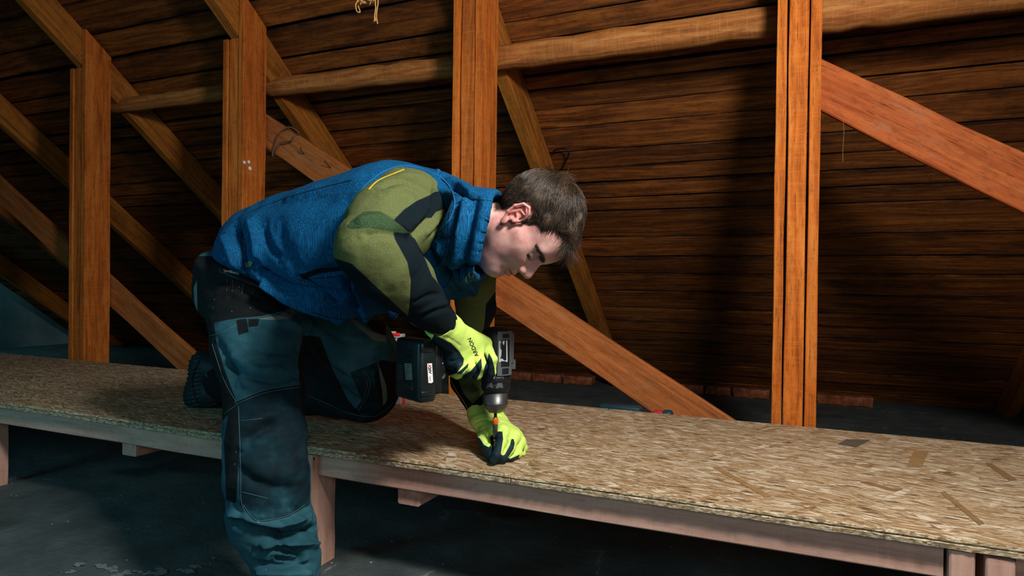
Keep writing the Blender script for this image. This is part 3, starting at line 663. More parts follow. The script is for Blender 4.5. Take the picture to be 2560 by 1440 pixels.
# waistband tab with print
def patchmesh(name, poly, tree, mat, parent, off=.003, thick=.003, n=14):
    poly = np.array(poly, float); a, b, c, d = poly; v = []; f = []
    for o in (off+thick, off-.002):
        for i in range(n+1):
            for j in range(5):
                u, w_ = i/n, j/4; q = (a*(1-u)+b*u)*(1-w_)+(d*(1-u)+c*u)*w_; dd = Vector(ray(*q)).normalized(); h = tree.ray_cast(CCv, dd)
                v.append((h[0] if h[0] is not None else Vector(P(q[0], q[1], 1.7)))-dd*o)
    for i in range(n):
        for j in range(4): k = i*5+j; f.append((k, k+5, k+6, k+1)); k += (n+1)*5; f.append((k+1, k+6, k+5, k))
    m = (n+1)*5; rim = [i*5 for i in range(n+1)]+[n*5+j for j in range(1, 5)]+[i*5+4 for i in range(n-1, -1, -1)]+[j for j in range(3, 0, -1)]
    for i in range(len(rim)): a_, b_ = rim[i], rim[(i+1) % len(rim)]; f.append((a_, a_+m, b_+m, b_))
    o = link(name, mesh(name, v, f), mat, parent, None, True); return o
tab = patchmesh('waistband', [(548, 662), (660, 700), (652, 722), (546, 680)], T_TROU, M_BLACK, trou, .002, .004)
def mesh_tree(objs):
    V = []; F = []
    for o in objs:
        k = len(V); V += [o.matrix_world @ v.co for v in o.data.vertices]; F += [[i+k for i in q.vertices] for q in o.data.polygons]
    return BVHTree.FromPolygons(V, F)
T_TAB = mesh_tree([tab, trou])
lettering('rtfibetex', T_TAB, (567, 679.5), (36, 8.6), 9.0, M_WHITE, trou, 'lettering', .001, bold=.015)
def flatpoly(name, polys, tree, mat, parent, off=.001):
    v = []; f = []
    for poly in polys:
        k = len(v)
        hs = [tree.ray_cast(CCv, Vector(ray(*q)).normalized()) for q in poly]; good = [(h[0]-CCv).dot(Vector(CF)) for h in hs if h[0] is not None]
        if not good: continue
        for q, h in zip(poly, hs): d = Vector(ray(*q)).normalized(); v.append((h[0] if h[0] is not None else Vector(P(q[0], q[1], sum(good)/len(good))))-d*off)
        f.append(tuple(range(k, k+len(poly))))
    return link(name, mesh(name, v, f), mat, parent)
flatpoly('triangle_mark', [[(557.5, 673), (569.5, 676.5), (568, 678.5), (560, 676)], [(557.5, 673), (560, 676), (563, 679), (561.5, 680.5)], [(561.5, 680.5), (563, 678.4), (568.5, 678), (567, 680.5)]], T_TAB, M_ORANGEP, trou)

# ---- boots
def f_bootk(p):
    d = smin(cap(p, P(520, 915, 2.40), P(513, 985, 2.42), .062, .070), cap(p, P(513, 985, 2.42), P(545, 985, 2.38), .070, .050), .02)
    d = smin(d, cap(p, P(520, 915, 2.40), P(570, 930, 2.38), .060, .065), .02)
    return smax(d, (.3625-p[:, 2]).astype(np.float32), .008)
lo = P(513, 960, 2.42)-.22; V, Q = nets(f_bootk, lo, lo+.44, .004)
N = vnorm(V, Q); x, y, z = topx(V); V = V+N*np.where(x < 500, .0014*np.sign(np.sin((y+x*.2)*.6)), 0)[:, None]
bk_ = sculpt('boot', V, Q, M_BOOT, man); tag(bk_, 'dark work boot of the kneeling leg, toes on the board')
thread('sole_welt', [[(500, 900), (486, 930), (481, 965), (492, 1000), (515, 1015), (545, 1008)]], .004, M_BLACK, bk_, mesh_tree([bk_]), 0.)
def f_boots(p):
    d = smin(cap(p, P(716, 1500, 1.54), P(716, 1545, 1.54), .055, .058), cap(p, (P(716, 1545, 1.54)[0], P(716, 1545, 1.54)[1], .055), (P(716, 1545, 1.54)[0]+.15, P(716, 1545, 1.54)[1]-.07, .045), .05, .044), .03)
    return smax(d, (.001-p[:, 2]).astype(np.float32), .01)
c0 = P(716, 1545, 1.54); V, Q = nets(f_boots, (c0[0]-.12, c0[1]-.2, -.02), (c0[0]+.3, c0[1]+.14, .25), .006); sculpt('boot', V, Q, M_BOOT, man)

# ---- vest
armc = P(1008, 510, 1.475)
def f_vest(p):
    d = chain(p, [J(652, 622, 1.82, .118), J(740, 622, 1.79, .148), J(860, 618, 1.735, .178), J(985, 592, 1.68, .185), J(1075, 590, 1.68, .170)], .05)
    d = smin(d, cap(p, P(1110, 640, 1.76), P(1140, 655, 1.78), .115, .100), .05)
    d = smin(d, ell(p, P(668, 650, 1.80), (.135, .085, .15), CAMM @ np.eye(3)), .03)
    E1 = P(1222, 590, 1.48); E0 = P(1085, 572, 1.68); col = cap(p, E0, E1, .120, .108)
    ax_ = CAMM.T@np.array([.965, -.235, -.10]); pl = ((p-E1.astype(np.float32))@(ax_/np.linalg.norm(ax_)).astype(np.float32))
    col = smax(col, pl.astype(np.float32), .006); d = smin(d, col, .025)
    inner = cap(p, P(1130, 580, 1.64), P(1300, 600, 1.43), .080, .100); d = smax(d, -inner, .008)
    arm = ell(p, armc, (.112, .094, .10), CAMM @ np.eye(3)); d = smax(d, -arm, .012)
    # open hem at the waist
    q = topx(p.astype(float)); u = (q[0]-545)*.545-(q[1]-652)          # below the slanting hem line
    hem = np.where(q[0] < 790, -u, -1e3)*q[2]/FP*.87
    return smax(d, hem.astype(np.float32), .010)
V, Q = nets(f_vest, P(860, 620, 1.72)-np.array([.62, .5, .30]), P(860, 620, 1.72)+np.array([.62, .5, .28]), .0042)
SV = [([(588, 560), (600, 610), (606, 670), (625, 712)], -.010, .011), ([(560, 590), (580, 640), (600, 690)], .008, .014), ([(625, 545), (640, 600), (648, 660)], .008, .013), ([(655, 560), (668, 610), (700, 650)], -.009, .012), ([(558, 640), (590, 690), (640, 722)], .006, .012),
      ([(690, 560), (720, 640), (760, 690)], -.006, .02), ([(650, 690), (720, 735), (800, 765), (860, 790)], .010, .012), ([(640, 672), (720, 715), (800, 742), (850, 770)], -.008, .012),
      ([(745, 700), (820, 735), (880, 745), (905, 772)], -.009, .011), ([(700, 730), (760, 765), (820, 780)], -.007, .010), ([(880, 690), (910, 740), (915, 785)], .009, .014), ([(862, 690), (880, 740), (890, 780)], -.007, .012), ([(930, 690), (955, 745), (950, 790)], -.010, .014), ([(900, 650), (940, 720), (990, 770)], .009, .016), ([(970, 740), (1000, 780)], .007, .012),
      ([(900, 640), (850, 670), (780, 680)], -.006, .012), ([(1060, 600), (1085, 650), (1120, 700), (1150, 740)], -.007, .010), ([(1045, 620), (1075, 680), (1100, 730), (1130, 765)], .006, .012), ([(1090, 610), (1130, 660), (1165, 700), (1190, 735)], .006, .011), ([(1120, 640), (1110, 700), (1085, 740)], -.007, .010),
      ([(1150, 500), (1130, 560), (1115, 630), (1125, 680)], -.007, .008), ([(1185, 500), (1170, 580), (1155, 650)], -.006, .009), ([(1168, 495), (1150, 580), (1140, 660)], .006, .009), ([(1215, 500), (1200, 580), (1180, 660)], .006, .010),
      ([(1130, 690), (1160, 670), (1200, 668)], -.010, .010), ([(1100, 440), (1150, 480), (1185, 500)], -.006, .008), ([(1085, 428), (1140, 460), (1180, 488)], .006, .007), ([(1120, 600), (1070, 592), (1035, 602)], -.003, .005), ([(1220, 690), (1195, 725), (1165, 762)], -.005, .009),
      ([(620, 520), (760, 500), (880, 520), (900, 600)], -.004, .03), ([(700, 500), (820, 462), (920, 440)], .003, .02)]
V = strokes(V, Q, [(a, b*(3.2 if a[0][1] > 665 and a[0][0] < 1000 else 2.1), c) for a, b, c in SV]); N = vnorm(V, Q); V = V+N*(.0030*fbm(V*np.array([16, 16, 16]), 5, 3)+.0005*np.abs(fbm(V*np.array([44, 44, 20]), 6, 2)))[:, None]
x, y, z = topx(V)
ring = np.abs(np.hypot((x-1008)/126., (y-508)/97.)-1.02)*100
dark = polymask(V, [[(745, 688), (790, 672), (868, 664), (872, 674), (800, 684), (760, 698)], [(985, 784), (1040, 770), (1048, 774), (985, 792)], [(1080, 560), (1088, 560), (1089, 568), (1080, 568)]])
sp = polymask(V, [[(640, 640), (720, 560), (900, 545), (870, 650), (850, 680), (760, 690)]])
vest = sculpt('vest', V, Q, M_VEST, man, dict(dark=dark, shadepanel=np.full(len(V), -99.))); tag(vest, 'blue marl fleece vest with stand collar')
T_VEST = bvh(V, Q); M_SEAM = plain('navy_seam', '#06263d', .9)
thread('seam', [[(560, 580), (600, 542), (700, 500), (800, 470), (880, 450)], [(606, 545), (604, 620), (620, 690), (650, 722)], [(1050, 664), (1080, 670), (1110, 640), (1120, 575), (1128, 520), (1160, 500)], [(760, 698), (850, 690), (905, 672)], [(1130, 485), (1190, 498), (1240, 503)],
                [(1110, 720), (1140, 680), (1170, 665), (1205, 672)], [(780, 782), (860, 800), (950, 794)], [(1078, 590), (1120, 592), (1142, 589)], [(1030, 603), (1060, 612), (1110, 592)]], .0011, M_SEAM, vest, T_VEST)
thread('stripe_print', [[(614, 661), (620, 657), (624, 653.5)], [(614.5, 664.5), (622, 659.5), (627, 653.5)], [(616.5, 667), (624, 662), (629, 655)], [(621, 667.5), (627, 663), (631, 657)]], .0007, M_GREENP, vest, T_VEST, .0006)
thread('armhole_trim', [[(888, 520), (900, 480), (935, 445), (975, 422), (1015, 415), (1060, 424), (1105, 446), (1130, 478), (1136, 515), (1120, 555), (1085, 585), (1045, 603)]], .0022, plain('blue_binding', '#0a5c90', .8), vest, T_VEST, .0)
thread('zip_pull', [[(1174, 678), (1172, 686), (1176, 692), (1182, 690), (1184, 680)], [(1166, 690), (1164, 700), (1170, 706)]], .0014, plain('dull_metal', '#8f9496', .35, .5, 1.), vest, T_VEST, .002)

# ---- shirt (both sleeves)
def f_shirt(p):
    d = chain(p, [J(1016, 527, 1.585, .106), J(980, 560, 1.47, .092), J(925, 618, 1.325, .070)], .04)
    d = smin(d, ell(p, P(945, 565, 1.42), (.066, .062, .075), CAMM @ np.eye(3)), .03)
    fo_ = chain(p, [J(925, 618, 1.325, .072), J(960, 658, 1.355, .074), J(1010, 705, 1.40, .064), J(1062, 762, 1.455, .049), J(1105, 805, 1.512, .036)], .02)
    d = smin(d, fo_, .012)
    far = chain(p, [J(1180, 690, 1.80, .070), J(1190, 770, 1.87, .055), J(1163, 880, 2.00, .052), J(1170, 950, 1.97, .050), J(1204, 1022, 1.90, .043)], .02)
    return np.minimum(d, far)
V, Q = nets(f_shirt, P(1050, 760, 1.62)-np.array([.42, .5, .42]), P(1050, 760, 1.62)+np.array([.42, .6, .42]), .0038)
SS = [([(945, 470), (1000, 452), (1060, 480), (1085, 520)], -.006, .010), ([(960, 490), (1010, 475), (1050, 500), (1065, 540)], .006, .012), ([(990, 440), (1050, 440), (1100, 480)], .004, .010), ([(1090, 470), (1085, 520), (1050, 570), (1030, 592)], -.010, .009), ([(1070, 480), (1062, 530), (1030, 570)], .006, .010),
      ([(1035, 596), (1000, 585), (950, 580), (900, 590)], -.009, .010), ([(880, 560), (940, 545), (1000, 562), (1030, 588)], .006, .012), ([(1110, 490), (1100, 540), (1060, 590)], .005, .008), ([(1125, 500), (1110, 550), (1075, 588)], -.005, .006),
      ([(1030, 760), (1070, 740), (1105, 735)], -.003, .006), ([(1040, 785), (1085, 765), (1120, 757)], .003, .006), ([(1045, 795), (1090, 778), (1125, 768)], -.003, .005), ([(1010, 700), (1050, 690)], -.002, .010), ([(870, 640), (920, 720), (990, 770)], .003, .02),
      ([(1130, 940), (1160, 960), (1200, 955)], -.004, .008), ([(1150, 975), (1180, 985), (1205, 975)], .005, .008), ([(1165, 1000), (1195, 995)], -.004, .007), ([(1150, 780), (1200, 775), (1230, 760)], -.004, .01)]
V = strokes(V, Q, [(a, b*1.4, c) for a, b, c in SS]); N = vnorm(V, Q); V = V+N*(.0018*fbm(V*26, 8, 3))[:, None]
x, y, z = topx(V); FARS = z > 1.72
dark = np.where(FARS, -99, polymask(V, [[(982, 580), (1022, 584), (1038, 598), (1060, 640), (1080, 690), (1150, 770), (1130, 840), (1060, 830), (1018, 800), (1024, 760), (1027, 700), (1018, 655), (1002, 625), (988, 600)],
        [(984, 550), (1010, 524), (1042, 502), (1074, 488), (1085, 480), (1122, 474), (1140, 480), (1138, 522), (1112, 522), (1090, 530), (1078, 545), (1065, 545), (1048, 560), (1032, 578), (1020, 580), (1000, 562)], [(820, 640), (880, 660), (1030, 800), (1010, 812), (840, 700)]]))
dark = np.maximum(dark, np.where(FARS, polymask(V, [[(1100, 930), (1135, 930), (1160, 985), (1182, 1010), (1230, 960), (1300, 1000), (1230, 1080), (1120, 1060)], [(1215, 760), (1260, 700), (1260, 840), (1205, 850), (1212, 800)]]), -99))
rib = np.where(FARS, -99, polymask(V, [[(864, 568), (880, 548), (910, 528), (950, 528), (985, 548), (1010, 565), (1032, 590), (1020, 592), (985, 580), (950, 574), (915, 570), (880, 573)]]))
shirt = sculpt('shirt', V, Q, M_SHIRT, man, dict(dark=dark, ribbed=rib)); tag(shirt, 'olive and black knitted shirt with ribbed elbow bands')
T_SH = bvh(V, Q)
thread('yellow_seam', [[(922, 474), (945, 452), (985, 434), (1010, 424)]], .0022, M_YEL, shirt, T_SH, 0.)
thread('yellow_edge', [[(1120, 935), (1140, 975), (1160, 1005), (1176, 1035)]], .0012, M_YEL, shirt, T_SH, 0.)

# ---- gloves
def hand(p, wrist, palm, fingers, thumb, extra=()):
    d = cap(p, *wrist)
    for a, b, ra, rb in palm: d = smin(d, cap(p, a, b, ra, rb), .014)
    for e in extra: d = smin(d, ell(p, *e), .014)
    ds = None
    for fg in fingers+[thumb]:
        e = chain(p, fg, .004); ds = e if ds is None else smin(ds, e, .0022)
    return smin(d, ds, .007)
W1 = P(1118, 826, 1.545); fr_ = []
fingR = [[J(1212, 858, 1.655, .0150), J(1231, 898, 1.635, .0125), J(1229, 930, 1.645, .0118), J(1222, 945, 1.67, .0105)],
         [J(1192, 878, 1.625, .0150), J(1205, 915, 1.595, .0130), J(1194, 936, 1.61, .0122), J(1176, 934, 1.645, .0110)],
         [J(1170, 892, 1.60, .0150), J(1178, 922, 1.57, .0128), J(1168, 938, 1.59, .0120), J(1150, 934, 1.625, .0108)],
         [J(1150, 900, 1.585, .0145), J(1152, 924, 1.56, .0118), J(1143, 936, 1.58, .0112), J(1128, 932, 1.61, .0100)]]
thumbR = [J(1140, 838, 1.60, .020), J(1172, 846, 1.685, .0155), J(1198, 862, 1.735, .0135), J(1208, 880, 1.75, .012)]
def f_gr(p):
    cut = (p-P(1103, 803, 1.515).astype(np.float32))@((W1-P(1092, 796, 1.502))/np.linalg.norm(W1-P(1092, 796, 1.502))).astype(np.float32)
    d = hand(p, (P(1080, 784, 1.487), W1, .0440, .040), [(W1, f[0][0], .034, .0185) for f in fingR], fingR, thumbR, [(P(1136, 890, 1.585), (.030, .036, .034), CAMM @ np.eye(3))])
    return smax(d, -cut, .002)
V, Q = nets(f_gr, P(1165, 870, 1.6)-.17, P(1165, 870, 1.6)+.17, .0019)
# open cuff edge
SG = [([(1088, 838), (1120, 845), (1155, 868)], -.0015, .004), ([(1178, 895), (1180, 912)], -.002, .004), ([(1100, 800), (1130, 830)], .0012, .006), ([(1110, 860), (1140, 880), (1150, 905)], -.002, .005), ([(1120, 905), (1148, 900)], -.002, .004)]
V = strokes(V, Q, SG); N = vnorm(V, Q); V = V+N*(.0006*fbm(V*70, 2, 2))[:, None]
x, y, z = topx(V)
ct_ = polymask(V, [[(1085, 836), (1108, 848), (1128, 858), (1148, 878), (1160, 897), (1158, 912), (1140, 934), (1100, 945), (1070, 870)], [(1172, 907), (1169, 919), (1153, 936), (1141, 934), (1158, 920)],
                   [(1203, 895), (1205, 918), (1198, 938), (1190, 952), (1150, 955), (1158, 938), (1176, 928), (1190, 912)], [(1222, 882), (1230, 896), (1236, 918), (1240, 960), (1205, 962), (1206, 940), (1212, 915), (1218, 900)]])
ct_ = np.maximum(ct_, (z-1.685)*600)
gl1 = sculpt('glove', V, Q, M_GLOVE, man, dict(coat=ct_)); tag(gl1, 'lime knit glove with dark coated fingers, wrapped round the drill handle')
T_G1 = bvh(V, Q)
lettering('ARDON', T_G1, (1197, 889), (-18, -42), 13.6, M_INK, gl1, 'lettering', .0007, bold=.02, spacing=1.02)
fingL = [[J(1256, 1080, 1.735, .0165), J(1254, 1106, 1.69, .0138), J(1243, 1135, 1.668, .0130), J(1234, 1150, 1.67, .0112)],
         [J(1284, 1092, 1.75, .0165), J(1276, 1120, 1.705, .0138), J(1258, 1142, 1.685, .0128), J(1246, 1148, 1.69, .0112)],
         [J(1297, 1106, 1.785, .0160), J(1293, 1132, 1.74, .0134), J(1276, 1143, 1.715, .0124), J(1262, 1146, 1.715, .011)],
         [J(1301, 1120, 1.82, .0150), J(1303, 1134, 1.78, .0120), J(1290, 1140, 1.755, .0115), J(1278, 1142, 1.745, .010)]]
thumbL = [J(1212, 1080, 1.82, .021), J(1208, 1100, 1.775, .0165), J(1218, 1122, 1.735, .0145), J(1228, 1138, 1.70, .0125)]
W2 = P(1232, 1068, 1.86)
def f_gl(p):
    d = hand(p, (P(1208, 1030, 1.90), W2, .049, .046), [(W2, f[0][0], .040, .021) for f in fingL], fingL, thumbL, [(P(1270, 1095, 1.80), (.042, .034, .04), CAMM @ np.eye(3)), (P(1220, 1052, 1.87), (.053, .028, .05), CAMM @ np.eye(3))])
    return smax(d, (.3608-p[:, 2]).astype(np.float32), .003)
V, Q = nets(f_gl, P(1245, 1090, 1.8)-.17, P(1245, 1090, 1.8)+.17, .0019)
SG = [([(1182, 1060), (1215, 1048), (1262, 1055)], -.003, .005), ([(1180, 1045), (1215, 1035), (1255, 1038)], .002, .005), ([(1190, 1080), (1220, 1070), (1260, 1072)], -.002, .006), ([(1246, 1080), (1262, 1070)], -.003, .004), ([(1215, 1108), (1224, 1104)], -.003, .004)]
V = strokes(V, Q, SG); N = vnorm(V, Q); V = V+N*(.0006*fbm(V*70, 4, 2))[:, None]
ct_ = polymask(V, [[(1246, 1078), (1256, 1079), (1258, 1098), (1252, 1134), (1256, 1139), (1262, 1136), (1275, 1112), (1278, 1098), (1284, 1097), (1287, 1108), (1284, 1122), (1270, 1144), (1275, 1147), (1300, 1136), (1290, 1160), (1230, 1180), (1215, 1170), (1222, 1140), (1229, 1120), (1226, 1090)],
                   [(1186, 1088), (1200, 1096), (1210, 1112), (1222, 1118), (1228, 1112), (1232, 1150), (1210, 1160), (1192, 1110)], [(1306, 1126), (1310, 1120), (1309, 1132)]])
gl2 = sculpt('glove', V, Q, M_GLOVE, man, dict(coat=ct_)); tag(gl2, 'lime knit glove on the board, its dark fingertips pinching the screw')

# ---- head, neck and the body inside the clothes, one surface
SCL = 1.065
hf = np.array([.275, -.95, -.14]); hf /= np.linalg.norm(hf); hu = np.array([.95, .275, -.16]); hu -= hf*(hu@hf); hu /= np.linalg.norm(hu); hs = np.cross(hu, hf)
if hs[2] > 0: hs = -hs
HB = np.stack([hs, hf, hu])@CAMM                                    # rows: near side, forward, up, in the world
HO = P(1291, 541, 1.43)-HB[0]*.072*SCL+HB[1]*.004
SC3 = np.array([SCL, .985, SCL])
def tol(p): return ((p-HO)@HB.T)/SC3
def tow(q): return HO+(np.asarray(q)*SC3)@HB
def mir(q): q = q.copy(); q[:, 0] = np.abs(q[:, 0]); return q
def f_head(p):
    l = tol(p.astype(float)).astype(np.float32); q = mir(l)
    d = ell(q, (0, -.014, .046), (.075, .097, .086))
    d = smin(d, ell(q, (0, .034, .036), (.063, .066, .064)), .03)
    d = smin(d, ell(q, (0, .040, -.020), (.056, .056, .062)), .03)
    d = smin(d, ell(q, (0, .047, -.062), (.044, .045, .040)), .025)
    d = smin(d, cap(q, (.050, .006, -.052), (.014, .078, -.088), .014, .013), .026)
    d = smin(d, ell(q, (0, .084, -.086), (.022, .017, .015)), .014)
    d = smin(d, ell(q, (.040, .030, -.030), (.022, .042, .040)), .02); d = smin(d, cap(q, (.046, .058, -.010), (.056, .030, -.006), .015, .012), .022)
    d = smin(d, cap(q, (.026, .075, -.022), (.020, .080, -.035), .018, .016), .02)
    d = smin(d, cap(q, (.000, .095, .028), (.038, .081, .030), .012, .012), .016); d = smin(d, ell(q, (0, .062, .055), (.050, .044, .036)), .02)
    d = smax(d, -ell(q, (.032, .104, .004), (.019, .021, .0145)), .012)
    d = smin(d, cap(q, (0, .096, .012), (0, .1185, -.021), .0070, .0108), .009)
    d = smin(d, cap(q, (0, .088, -.006), (0, .097, -.026), .012, .015), .012)
    d = smin(d, ell(q, (.0140, .1045, -.0270), (.0092, .0125, .0095)), .005)
    d = smax(d, -ell(q, (.0088, .1065, -.0355), (.0042, .0085, .0060)), .002)
    d = smin(d, ell(q, (0, .0935, -.0465), (.022, .0125, .0085)), .008)
    d = smin(d, ell(q, (0, .0995, -.0490), (.0205, .0108, .0050)), .003)
    d = smin(d, ell(q, (0, .0985, -.0610), (.0190, .0108, .0066)), .003)
    d = smax(d, -ell(q, (0, .110, -.0550), (.0262, .0140, .0013)), .0022)
    d = smin(d, ell(q, (.0265, .082, -.055), (.006, .008, .009)), .008)
    lid = np.linalg.norm(q-np.array((.0315, .0800, .0035), np.float32), axis=1)-.0138
    d = smin(d, lid, .0035)
    slit = ell(q, (.0350, .0905, -.0045), (.0130, .0110, .0016)); d = smax(d, -slit, .001)
    # near and far ear
    e = ell(q, (.0765, -.008, .000), (.0055, .013, .022)); 
    hx = [(.076, .010, -.002), (.080, .0125, .014), (.084, .005, .028), (.087, -.010, .032), (.090, -.021, .024), (.090, -.024, .006), (.086, -.018, -.012), (.081, -.007, -.024)]
    for a, b in zip(hx[:-1], hx[1:]): e = smin(e, cap(q, a, b, .0033, .0033), .003)
    e = smin(e, cap(q, (.082, -.013, .018), (.083, -.014, -.008), .003, .003), .005)
    e = smin(e, ell(q, (.0795, -.002, -.027), (.0045, .0075, .0085)), .006); e = smin(e, ell(q, (.080, .0065, -.006), (.004, .004, .006)), .004)
    e = smin(e, cap(q, (.078, -.020, -.004), (.078, -.016, .022), .004), .008)
    e = smax(e, -ell(q, (.0875, -.004, -.004), (.0095, .0072, .0095)), .0025); e = smax(e, -ell(q, (.0885, -.006, .021), (.006, .0065, .0055)), .003); e = smin(e, cap(q, (.0825, -.014, .012), (.0820, .001, .018), .0022), .003); e = smin(e, cap(q, (.080, .006, .001), (.0815, -.006, .003), .0018), .003)
    d = smin(d, e, .005)
    nk = chain(p, [(tow((0, .0, -.03)), .056), (tow((0, -.025, -.08)), .049), (P(1150, 585, 1.64), .056)], .03)
    d = smin(d, nk, .022); pa = tow((0, .055, -.085)); d = smin(d, cap(p, pa, P(1175, 615, 1.60), .030, .035), .03)
    return d
c0 = P(1320, 590, 1.47); V, Q = nets(f_head, c0-.25, c0+.25, .0020)
def f_body(p):
    t = chain(p, [J(665, 650, 1.85, .09), J(860, 620, 1.74, .12), J(1060, 590, 1.69, .11), (P(1150, 585, 1.66), .06)], .05)
    ra = chain(p, [J(1040, 560, 1.64, .05), J(930, 618, 1.34, .035), J(1098, 797, 1.50, .022), J(1150, 860, 1.57, .012)], .03)
    la = chain(p, [J(1150, 670, 1.80, .035), J(1190, 770, 1.87, .025), J(1163, 880, 2.00, .022), J(1170, 950, 1.97, .022), J(1204, 1022, 1.90, .022), J(1250, 1085, 1.82, .018)], .03)
    nl = chain(p, [J(650, 710, 1.86, .075), J(664, 1075, 1.58, .045), J(716, 1500, 1.54, .032)], .04)
    fl = chain(p, [J(700, 710, 1.90, .075), J(893, 955, 2.09, .045), J(560, 950, 2.38, .032)], .04)
    return smin(smin(smin(t, ra, .03), la, .03), smin(nl, fl, .04), .05)
V2, Q2 = nets(f_body, (-2.3, .6, .05), (-.1, 2.2, 1.15), .009)
nV = len(V); Va = np.concatenate([V, V2]); Qa = np.concatenate([Q, Q2+nV]); L = tol(Va); A = np.abs(L[:, 0])
def g(c, r): return np.exp(-(((L-np.array(c))/np.array(r))**2).sum(1))
Lm = L.copy(); Lm[:, 0] = A
def gm(c, r): return np.exp(-(((Lm-np.array(c))/np.array(r))**2).sum(1))
def sstep(x, a, b): t = np.clip((x-a)/(b-a), 0, 1); return t*t*(3-2*t)
nz = fbm(L*60, 1, 3)
# hairline as a closed outline in the side view of the head (forward, up)
def sidepoly(poly, y, z):
    poly = np.array(poly, float); d = np.full(len(y), 1e9); ins = np.zeros(len(y), bool)
    for i in range(len(poly)):
        a = poly[i]; b = poly[(i+1) % len(poly)]; ab = b-a; t = np.clip(((y-a[0])*ab[0]+(z-a[1])*ab[1])/(ab@ab), 0, 1)
        d = np.minimum(d, np.hypot(y-a[0]-ab[0]*t, z-a[1]-ab[1]*t)); c = ((a[1] > z) != (b[1] > z)) & (y < (b[0]-a[0])*(z-a[1])/((b[1]-a[1]) or 1e-9)+a[0]); ins ^= c
    return np.where(ins, d, -d)
HAIRP = [(.120, .085), (.101, .070), (.080, .072), (.066, .078), (.050, .062), (.046, .040), (.030, .030), (.022, .012), (.016, -.004), (.008, .006), (.006, .026), (-.008, .040), (-.024, .036), (-.030, .010), (-.030, -.020), (-.040, -.046), (-.095, -.05), (-.16, .02), (-.12, .16), (.06, .18), (.13, .14)]
hd = sidepoly(HAIRP, L[:, 1], L[:, 2])
scalp = np.clip(sstep(hd+nz*.003, -.004, .008), 0, 1)*(L[:, 2] > -.08)
stub = np.clip(sstep(-L[:, 2], .022, .055)*sstep(L[:, 1], -.03, .01)*.9-gm((0, .1, -.055), (.02, .02, .008)), 0, 1)*(L[:, 2] > -.125)
def bz(x0, z0, rx, rz): return np.exp(-((A-x0)/rx)**2-((L[:, 2]-z0)/rz)**2)*(L[:, 1] > .035)
brow_lid_shade = np.clip(bz(.018, .0195, .012, .0052)+bz(.030, .0240, .012, .0056)+bz(.044, .0245, .011, .0050)+bz(.053, .0200, .006, .0038), 0, 1); brow_lid_shade = sstep(brow_lid_shade+nz*.25, .35, 1.0)*(A > .008)*.92
lash = np.clip(bz(.031, -.0040, .0130, .0034)+bz(.0445, -.002, .007, .0042), 0, 1); brow_lid_shade = np.maximum(brow_lid_shade, sstep(lash, .30, .95)*.93)
brow_lid_shade = np.maximum(brow_lid_shade, .50*np.clip(bz(.034, .008, .016, .010), 0, 1))  # shade of the lid and eye socket painted in with the brow colour
red = np.clip(gm((.08, -.01, .01), (.02, .03, .035))*.9+gm((0, .1, -.05), (.019, .02, .004))+gm((0, .1, -.0605), (.018, .02, .006))+.6*gm((0, .12, -.02), (.016, .02, .015))+.35*gm((.045, .07, -.02), (.02, .03, .02))+.5*gm((.02, .1, .05), (.02, .03, .015)), 0, 1)
body = sculpt('body', Va, Qa, M_SKIN, man, dict(scalp=scalp, stubble=stub, brow_lid_shade=brow_lid_shade*(L[:, 1] > .04), red=red)); tag(body, 'bare head and neck turned down towards the drill')
for s in (1, -1):
    o = P(0, 0, 1); ev, ef = lathe([(.0128*SCL*math.sin(math.pi*i/16), .0128*SCL*math.cos(math.pi*i/16)) for i in range(1, 16)], 20)
    cw = tow((.0315*s, .0798, .0032)); M = frame(cw, Vector(HB[0]), Vector(HB[2])); eo = link('eye', mesh('eye', ev, ef), plain('eye_surface', '#3a2a22', .12, .6), body, M, True)
# ---- hair: a base cap and combed locks
def f_hair(p):
    l = tol(p.astype(float)).astype(np.float32); q = mir(l); d = ell(q, (0, -.014, .048), (.079, .102, .091)); d = smin(d, ell(q, (0, .036, .042), (.065, .070, .066)), .03)
    hl = sidepoly(HAIRP, q[:, 1], q[:, 2]); return smax(d, (-(hl-.006)).astype(np.float32), .006)
c1 = tow((0, 0, .045)); V, Q = nets(f_hair, c1-.16, c1+.16, .0028); N = vnorm(V, Q); Lh = tol(V)
V = V+N*(.0022*fbm(Lh*np.array([70, 18, 60]), 3, 3)-.001)[:, None]
capo = sculpt('hair', V, Q, M_HAIR, man, dict(tone=np.clip(.3+.35*fbm(Lh*np.array([90, 20, 90]), 7, 3), 0, 1))); tag(capo, 'short tousled dark brown hair')
whorl = np.array([.012, -.055, .125]); rg = np.random.default_rng(4)
CL = np.stack([fbm(Lh*46, 20+k, 2) for k in range(3)], 1); hdv = sidepoly(HAIRP, Lh[:, 1], Lh[:, 2])
ok = np.argwhere(hdv > .002)[:, 0]; i = rg.choice(ok, 30000); m = len(i); l = Lh[i]+rg.normal(0, .0012, (m, 3)); n = N[i]@HB.T; cl = CL[i]
def unit(a): return a/(np.linalg.norm(a, axis=1, keepdims=True)+1e-9)
away = l-whorl; away -= n*(away*n).sum(1, keepdims=True); away = unit(away)
top = l[:, 2] > .04; fwd = np.where(top[:, None], [[0, 1., -.25]], [[0, -.15, -1.]]); fwd = fwd-n*(fwd*n).sum(1, keepdims=True); fwd = unit(fwd)
front = (sstep(l[:, 1], .03, .08)*(l[:, 2] > .05))[:, None]
dr = unit(away*.75+fwd*.7+rg.normal(0, .09, (m, 3))+cl*.45)
ln = (.017+.020*sstep(l[:, 2], .02, .08)+.006*front[:, 0])*rg.uniform(.6, 1.25, m); ln = np.where(l[:, 2] < .03, ln*.5, ln)[:, None]
